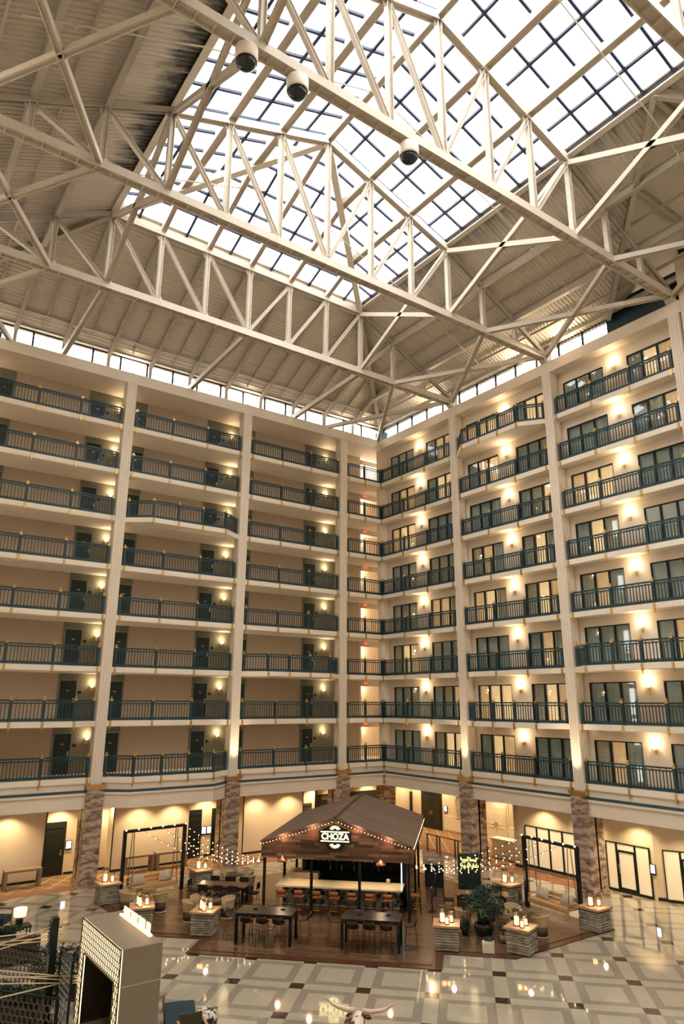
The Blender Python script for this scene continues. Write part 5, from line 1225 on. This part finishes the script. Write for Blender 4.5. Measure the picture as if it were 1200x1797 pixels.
# ------------------------------------------------------------------ lit archway kiosk, rope screen, lounge corner
AX, AY, AH = -23.36, -18.25, 2.60
arch = thing('archway', 'beige free-standing archway with glowing lattice front and lit letters on top', 'archway', (AX, AY, 0)); AW, AD = 3.48, 1.12; LG, HB = 0.42, 0.85
beige = mat('greige_laminate', '877A6A', 0.55, var=0.04)
b = MB(); b.bx(0.06, AD, 0, LG, 0, AH); b.bx(0.06, AD, AW-LG, AW, 0, AH); b.bx(0.06, AD, LG, AW-LG, AH-HB, AH); obj('body', b, beige, arch)
b = MB(); b.bx(AD-0.06, AD, LG, AW-LG, 0, AH-HB); obj('back_panel', b, mat('dark_laminate', '3C372F', 0.5), arch)
b = MB(); b.bx(0.062, AD-0.06, LG, LG+0.01, 0, AH-HB); b.bx(0.062, AD-0.06, AW-LG-0.01, AW-LG, 0, AH-HB); b.bx(0.062, AD-0.06, LG+0.01, AW-LG-0.01, AH-HB-0.01, AH-HB); obj('inner_dark_sheets', b, mat('dark_laminate', '3C372F', 0.5), arch)  # thin dark sheets added over the inner faces to darken the opening
b = MB(); b.bx(0.035, 0.06, 0.02, LG, 0, AH-0.02); b.bx(0.035, 0.06, AW-LG, AW-0.02, 0, AH-0.02); b.bx(0.035, 0.06, LG, AW-LG, AH-HB, AH-0.02); obj('light_box', b, mat('warm_backlit_panel', 'FFF0D0', 0.5, em='FFE2AE', es=1.5), arch)
def lattice(b, y0, y1, z0, z1, x, p=0.15, w=0.006):
    """lattice of interlocking circles cut to a rectangle, in the plane of constant x"""
    r = p*0.62; ny, nz = int((y1-y0)/p)+2, int((z1-z0)/p)+2
    for i in range(ny):
        for j in range(nz):
            cy, cz = y0+i*p+(p/2 if j % 2 else 0), z0+j*p; prev = None
            for k in range(11):
                a = 2*PI*k/10; y, z = cy+r*math.cos(a), cz+r*math.sin(a); ok = y0 <= y <= y1 and z0 <= z <= z1
                if prev and ok:
                    b.add([(x, prev[0], prev[1]), (x, y, z), (x, cy+(y-cy)*(1-w*2/r), cz+(z-cz)*(1-w*2/r)), (x, cy+(prev[0]-cy)*(1-w*2/r), cz+(prev[1]-cz)*(1-w*2/r)), (x+0.02, prev[0], prev[1]), (x+0.02, y, z), (x+0.02, cy+(y-cy)*(1-w*2/r), cz+(z-cz)*(1-w*2/r)), (x+0.02, cy+(prev[0]-cy)*(1-w*2/r), cz+(prev[1]-cz)*(1-w*2/r))], [(0, 3, 2, 1), (4, 5, 6, 7), (0, 1, 5, 4), (2, 3, 7, 6)])
                prev = (y, z) if ok else None
lat_m = mat('bronze_lattice', '5B4C38', 0.45, 0.3)
b = MB(); lattice(b, 0, LG, 0, AH-HB, 0.0); lattice(b, AW-LG, AW, 0, AH-HB, 0.0); lattice(b, 0, AW, AH-HB, AH, 0.0)
for (ya, yb, za, zb) in ((0, AW, AH-0.03, AH), (LG, AW-LG, AH-HB, AH-HB+0.03), (0, 0.03, 0, AH-0.03), (AW-0.03, AW, 0, AH-0.03), (LG-0.03, LG, 0, AH-HB), (AW-LG, AW-LG+0.03, 0, AH-HB)): b.bx(-0.005, 0.03, ya, yb, za, zb)
obj('lattice_front', b, lat_m, arch)
b = MB(); b.bx(0, AD-0.01, -0.004, 0.0, 1.74, 1.755); obj('panel_seam', b, mat('seam_light', 'CDBFA8', 0.5), arch)
b = MB(); b.bx(AD-0.16, AD-0.06, 0.62, 3.05, AH, AH+0.05); obj('letter_base', b, mat('lit_channel_letter', 'FFE7BE', 0.4, em='FFD79A', es=1.2), arch)
lit_l = mat('lit_channel_letter', 'FFE7BE', 0.4, em='FFD79A', es=1.6); rl = random.Random(9)
for i in range(11):                              # slim lit letters seen edge-on from behind, not legible
    y0 = 0.70+0.205*i; b = MB(); b.bx(AD-0.13, AD-0.09, y0, y0+0.03, AH+0.05, AH+0.30)
    if i % 3 != 1: b.bx(AD-0.13, AD-0.09, y0+0.11, y0+0.14, AH+0.05, AH+0.30)
    zz = rl.choice((0.27, 0.16, 0.06)); b.bx(AD-0.13, AD-0.09, y0+0.03, y0+0.11, AH+zz, AH+zz+0.03)
    obj('letter', b, lit_l, arch)
post = thing('rope_post', 'black notched steel post left of the lit archway holding ropes', 'post', (-24.35, -15.55, 0)); b = MB(); b.bx(-0.09, 0.09, -0.12, 0.12, 0.02, 2.92)
for i in range(9): b.bx(-0.13, -0.09, -0.12, 0.12, 2.05+0.09*i, 2.09+0.09*i)
obj('post', b, black, post); b = MB(); b.bx(-0.35, 0.35, -0.35, 0.35, 0, 0.02); b.bx(-0.2, 0.2, -0.25, 0.25, 0.02, 0.35); obj('base', b, black, post)
rope_m = mat('cream_rope', 'CBB896', 0.8)
UPR = [(2.68, 3.36), (2.59, 3.61), (2.50, 3.28), (2.42, 3.50), (2.34, 3.44)]; LOW = [(1.13, 2.95), (1.08, 3.13), (1.04, 2.47), (1.00, 3.02), (0.95, 2.84)]
for i, (za, ze) in enumerate(UPR):
    a = Vector((-24.42, -15.52, za)); e = Vector((-26.85, -18.95, ze)); c = (a+e)/2; b = MB(); b.tube([a-c, e-c], 0.014, 6)
    o = link('rope', b.mesh('rope', rope_m), None, c); tag(o, f'cream rope of the upper fan, {ORD[i]} from the top at the notched post', 'rope', 'ropes of the upper fan')
for i, (za, ze) in enumerate(LOW):
    a = Vector((-23.38, -14.95, za)); e = Vector((-26.88, -19.35, ze)); c = (a+e)/2; b = MB(); b.tube([a-c, e-c], 0.016, 6)
    o = link('rope', b.mesh('rope', rope_m), None, c); tag(o, f'cream rope of the lower fan tied to the archway, {ORD[i]} from the top there', 'rope', 'ropes of the lower fan')
post2 = thing('rope_post', 'black steel rope post standing left of the picture', 'post', (-27.0, -19.2, 0)); b = MB(); b.bx(-0.1, 0.1, -0.1, 0.1, 0.02, 3.9); obj('post', b, black, post2); b = MB(); b.bx(-0.35, 0.35, -0.35, 0.35, 0, 0.02); obj('base', b, black, post2)
# lattice screens and planters
def screen(x, y, rz, w, h, lab):
    t = thing('lattice_screen', lab, 'screen', (x, y, 0), rz, 'metal lattice screens'); b = MB(); lattice(b, 0.04, w-0.04, 0.10, h-0.04, 0.0, 0.16, 0.010); obj('lattice_panel', b, mat('pewter_lattice', '6B665A', 0.4, 0.5), t)
    b = MB(); b.bx(-0.02, 0.04, 0, 0.04, 0, h); b.bx(-0.02, 0.04, w-0.04, w, 0, h); b.bx(-0.02, 0.04, 0.04, w-0.04, h-0.04, h); b.bx(-0.02, 0.04, 0.04, w-0.04, 0.05, 0.09); obj('frame', b, black, t)
screen(-24.2, -17.05, 0, 1.15, 2.2, 'lattice screen between the black post and the lit archway')
screen(-25.05, -12.35, -PI/2-1.0, 2.2, 1.6, 'lattice screen at the far left behind the upper ropes')
screen(-25.9, -15.6, -PI/2-0.9, 2.2, 1.5, 'lattice screen at the far left below the lower ropes')
def hedge(x, y, rz, w, lab, hh=0.85, tall=0.0):
    t = thing('planter_box', lab, 'planter', (x, y, 0), rz, 'dark planter boxes with shrubs'); b = MB(); b.bx(0, w, -0.25, 0.25, 0, 0.5); obj('box', b, mat('charcoal_planter', '23282A', 0.6), t)
    b = MB(); n = int(w/0.28)
    for i in range(n+1): leaves(b, (w*i/n, 0, 0.5+hh*0.45), (0.28, 0.32, hh*0.5), 260, rt, 0.10)
    if tall: leaves(b, (w*0.25, 0, 0.5+hh+tall*0.5), (0.22, 0.2, tall*0.55), 45, rt, 0.09); b.tube([(w*0.25, 0, 0.5), (w*0.25, 0, 0.5+hh+tall)], 0.012, 5)
    obj('shrubbery', b, leaf_m, t)
hedge(-23.95, -12.6, -0.3, 1.6, 'dark planter box with shrubs behind the lit archway', 1.0, 0.55)
hedge(-25.1, -13.6, -0.9, 1.4, 'dark planter box with low shrubs below the black post', 0.45)
hedge(-24.2, -7.2, 0.0, 0.7, 'dark planter with low greenery beside the lamp table', 0.18)
# sofa, armchair, lamp
navy = mat('navy_upholstery', '1E3442', 0.8); sofa_m = mat('dark_brown_upholstery', '3A322B', 0.75)
sf = thing('sofa', 'dark brown lounge sofa with a pale seat at the left edge', 'sofa', (-24.1, -9.0, 0), -0.1)
b = MB(); b.bx(-1.0, 1.0, -0.45, 0.35, 0.12, 0.42); obj('base', b, sofa_m, sf); b = MB(); b.bx(-1.0, 1.0, -0.50, -0.30, 0.42, 0.86); obj('backrest', b, sofa_m, sf)
for s in (-1, 1): b = MB(); b.bx(s*0.84, s*1.0, -0.30, 0.35, 0.42, 0.66); obj('armrest', b, sofa_m, sf)
b = MB(); b.bx(-0.83, 0.83, -0.29, 0.36, 0.42, 0.52); obj('seat_cushion', b, mat('tan_seat_cloth', 'A5876A', 0.85), sf)
for x in (-0.9, 0.9):
    for y in (-0.4, 0.28): b = MB(); b.bx(x-0.03, x+0.03, y-0.03, y+0.03, 0, 0.12); obj('leg', b, black, sf)
ac = thing('armchair', 'navy blue armchair at the left picture edge beside the lit table lamp', 'armchair', (-23.62, -4.7, 0), -2.2)
b = MB(); b.bx(-0.38, 0.38, -0.36, 0.36, 0.2, 0.45); obj('seat', b, navy, ac); b = MB(); b.bx(-0.38, 0.38, -0.45, -0.32, 0.3, 1.0); obj('backrest', b, navy, ac)
for s in (-1, 1):
    b = MB(); b.tube([(s*0.41, 0.34, 0), (s*0.41, 0.34, 0.62), (s*0.41, -0.36, 0.66), (s*0.41, -0.40, 0)], 0.02, 6); obj('armrest', b, black, ac)
lt = thing('side_table', 'low dark side table under the lit lamp', 'side table', (-23.25, -6.65, 0)); b = MB(); b.bx(-0.4, 0.4, -0.3, 0.3, 0.46, 0.52); obj('tabletop', b, dark_wood, lt)
for x in (-0.35, 0.35):
    for y in (-0.25, 0.25): b = MB(); b.bx(x-0.025, x+0.025, y-0.025, y+0.025, 0, 0.46); obj('leg', b, black, lt)
lp = thing('table_lamp', 'table lamp with a glowing white drum shade at the far left', 'lamp', (-23.25, -6.6, 0.52)); b = MB(); b.lathe([(0.12, 0), (0.12, 0.02), (0.03, 0.04), (0.03, 0.34)], n=14); b.bx(-0.11, 0.11, -0.11, 0.11, 0.02, 0.22); obj('base', b, black, lp)
b = MB(); b.lathe([(0.22, 0.30), (0.24, 0.58)], n=24); b.lathe([(0.24, 0.575), (0.001, 0.575)], n=24); obj('lamp_shade', b, mat('lit_lamp_shade', 'FFEFD6', 0.7, em='FFE6C2', es=0.75), lp)
light('table_lamp_bulb', 'POINT', (0, 0, 0.72), 3, WARM, lp, shadow_soft_size=0.05)
# seats at the bottom edge
ot = thing('ottoman', 'teal striped upholstered ottoman at the bottom edge right of the archway', 'ottoman', (-21.2, -17.3, 0), -0.35)
so = N('teal_striped_cloth'); _x, _y3, _z = so.sep(so.tc.outputs['Object'])[:3]; so.color(so.ramp(so.math('FRACT', so.math('MULTIPLY', so.math('ADD', _x, _y3), 9.0)), [(0, hexc('1A2A30')), (0.5, hexc('27404A'))], True)); so.set(Roughness=0.9)
b = MB(); b.bx(-0.42, 0.42, -0.95, 0.75, 0.14, 0.48); obj('cushion', b, so.m, ot)
for x in (-0.26, 0.26):
    for y in (-0.65, 0.55): b = MB(); b.bx(x-0.03, x+0.03, y-0.03, y+0.03, 0, 0.14); obj('leg', b, black, ot)
cp = thing('pouf', 'round black and white cowhide pouf at the bottom edge', 'pouf', (-20.53, -17.47, 0)); n = N('cowhide'); f = n.noise(n.tc.outputs['Object'], 5.5, 5, 0.7)
_x, _y4, _z = n.sep(n.tc.outputs['Object'])[:3]
n.color(n.ramp(n.math('ADD', f, n.math('MULTIPLY', n.math('SUBTRACT', 0.40, _z), 0.25)), [(0, hexc('D8CFC0')), (0.50, hexc('2A2826'))], True)); n.set(Roughness=0.85)
b = MB(); b.lathe([(0.24, 0), (0.33, 0.06), (0.34, 0.36), (0.27, 0.44), (0.001, 0.46)], n=28); obj('body', b, n.m, cp)
wc = thing('lounge_chair', 'wooden-framed lounge chair with an olive seat at the bottom edge', 'chair', (-21.4, -18.6, 0), -0.2)
b = MB(); b.bx(-0.3, 0.3, -0.3, 0.3, 0.34, 0.42); obj('seat', b, mat('olive_seat', '4A4632', 0.8), wc); b = MB(); b.bx(-0.3, 0.3, 0.28, 0.34, 0.42, 0.80); obj('backrest', b, mat('olive_seat', '4A4632'), wc)
for s in (-1, 1):
    b = MB(); b.bar((s*0.34, -0.32, 0.60), (s*0.34, 0.34, 0.64), 0.07, 0.035); obj('armrest', b, bench_wood, wc)
    for y in (-0.28, 0.3): b = MB(); b.bx(s*0.34-0.025, s*0.34+0.025, y-0.025, y+0.025, 0, 0.60); obj('leg', b, black, wc)
b = MB(); b.box((0, 0, 0.52), (0.42, 0.05, 0.40)); b2 = thing('side_chair', 'brown side chair half hidden behind the right wall of the archway', 'chair', (-21.35, -15.75, 0), 0.5); obj('backrest', b, taupe, b2, (0, 0.2, 0.14))
b = MB(); b.box((0, 0, 0.43), (0.44, 0.44, 0.06)); obj('seat', b, taupe, b2)
for x in (-0.19, 0.19):
    for y in (-0.19, 0.19): b = MB(); b.bx(x-0.02, x+0.02, y-0.02, y+0.02, 0, 0.40); obj('leg', b, taupe, b2)
# ------------------------------------------------------------------ longhorn statue (head and horns reach into the picture)
def skin(name, verts, edges, radii, m, parent, root=0, sub=2):
    me = bpy.data.meshes.new(name); me.from_pydata(verts, edges, []); me.materials.append(m); o = bpy.data.objects.new(name, me); C.objects.link(o); o.parent = parent
    sk_ = o.modifiers.new('skin', 'SKIN'); sl = me.skin_vertices[0].data if me.skin_vertices else None
    if sl is None: return o
    for i, r in enumerate(radii): sl[i].radius = (r, r); sl[i].use_root = (i == root)
    ss = o.modifiers.new('smooth', 'SUBSURF'); ss.levels = sub; ss.render_levels = sub; return o
hide = N('brown_and_white_hide'); f = hide.noise(hide.tc.outputs['Object'], 1.6, 3, 0.5); _x, _y5, _z = hide.sep(hide.tc.outputs['Object'])[:3]
bl = hide.math('MULTIPLY', hide.math('LESS_THAN', hide.math('ABSOLUTE', _x), 0.075), hide.math('GREATER_THAN', _y5, 0.85))
hide.color(hide.mix(bl, hide.ramp(f, [(0, hexc('D9CBB8')), (0.46, hexc('6B3A2A'))], True), hexc('E2D6C4'))); hide.set(Roughness=0.6)
lh = thing('longhorn_statue', 'brown and white longhorn statue, head and wide horns rising over the bottom edge', 'statue', (-19.62, -23.12, 0), -PI/4-0.05)
V = [(0, -0.9, 1.05), (0, -0.4, 1.08), (0, 0.2, 1.08), (0, 0.6, 1.18), (0, 0.85, 1.38), (0, 1.02, 1.50), (0, 1.22, 1.34), (0, 1.38, 1.16),
     (-0.2, 0.25, 0.75), (-0.21, 0.27, 0.42), (-0.21, 0.25, 0.05), (0.2, 0.25, 0.75), (0.21, 0.22, 0.42), (0.21, 0.25, 0.05),
     (-0.19, -0.85, 0.75), (-0.2, -0.95, 0.42), (-0.2, -0.88, 0.05), (0.19, -0.85, 0.75), (0.2, -0.98, 0.42), (0.2, -0.90, 0.05), (0, -1.15, 1.1), (0, -1.25, 0.6)]
E_ = [(0, 1), (1, 2), (2, 3), (3, 4), (4, 5), (5, 6), (6, 7), (2, 8), (8, 9), (9, 10), (2, 11), (11, 12), (12, 13), (0, 14), (14, 15), (15, 16), (0, 17), (17, 18), (18, 19), (0, 20), (20, 21)]
Rr = [0.30, 0.34, 0.33, 0.24, 0.17, 0.15, 0.12, 0.085, 0.12, 0.075, 0.06, 0.12, 0.075, 0.06, 0.15, 0.08, 0.06, 0.15, 0.08, 0.06, 0.05, 0.03]
skin('body', V, E_, Rr, hide.m, lh, 1)
horn_m = mat('pale_horn', 'D8C4AC', 0.35, var=0.08, vscale=6)
for s in (-1, 1):
    b = MB(); pts = [(s*0.10, 1.0, 1.60), (s*0.30, 0.98, 1.60), (s*0.52, 1.0, 1.63), (s*0.68, 1.03, 1.68), (s*0.80, 1.04, 1.77), (s*0.92, 1.0, 1.82)]; b.tube(pts, [0.055, 0.052, 0.046, 0.036, 0.024, 0.006], 10); obj('horn', b, horn_m, lh)
    b = MB(); b.lathe([(0.001, 0), (0.05, 0.05), (0.06, 0.12), (0.001, 0.22)], n=10, M=Matrix.Translation((s*0.12, 0.98, 1.50)) @ Matrix.Rotation(s*1.75, 4, 'Y') @ Matrix.Diagonal((1, 0.4, 1, 1))); obj('ear', b, hide.m, lh)
    b = MB(); b.sphere((s*0.105, 1.13, 1.45), 0.022, 8); obj('eye', b, black, lh)
b = MB(); b.bx(-0.5, 0.5, -1.3, 0.6, 0, 0.04); obj('plinth', b, dark_wood, lh)
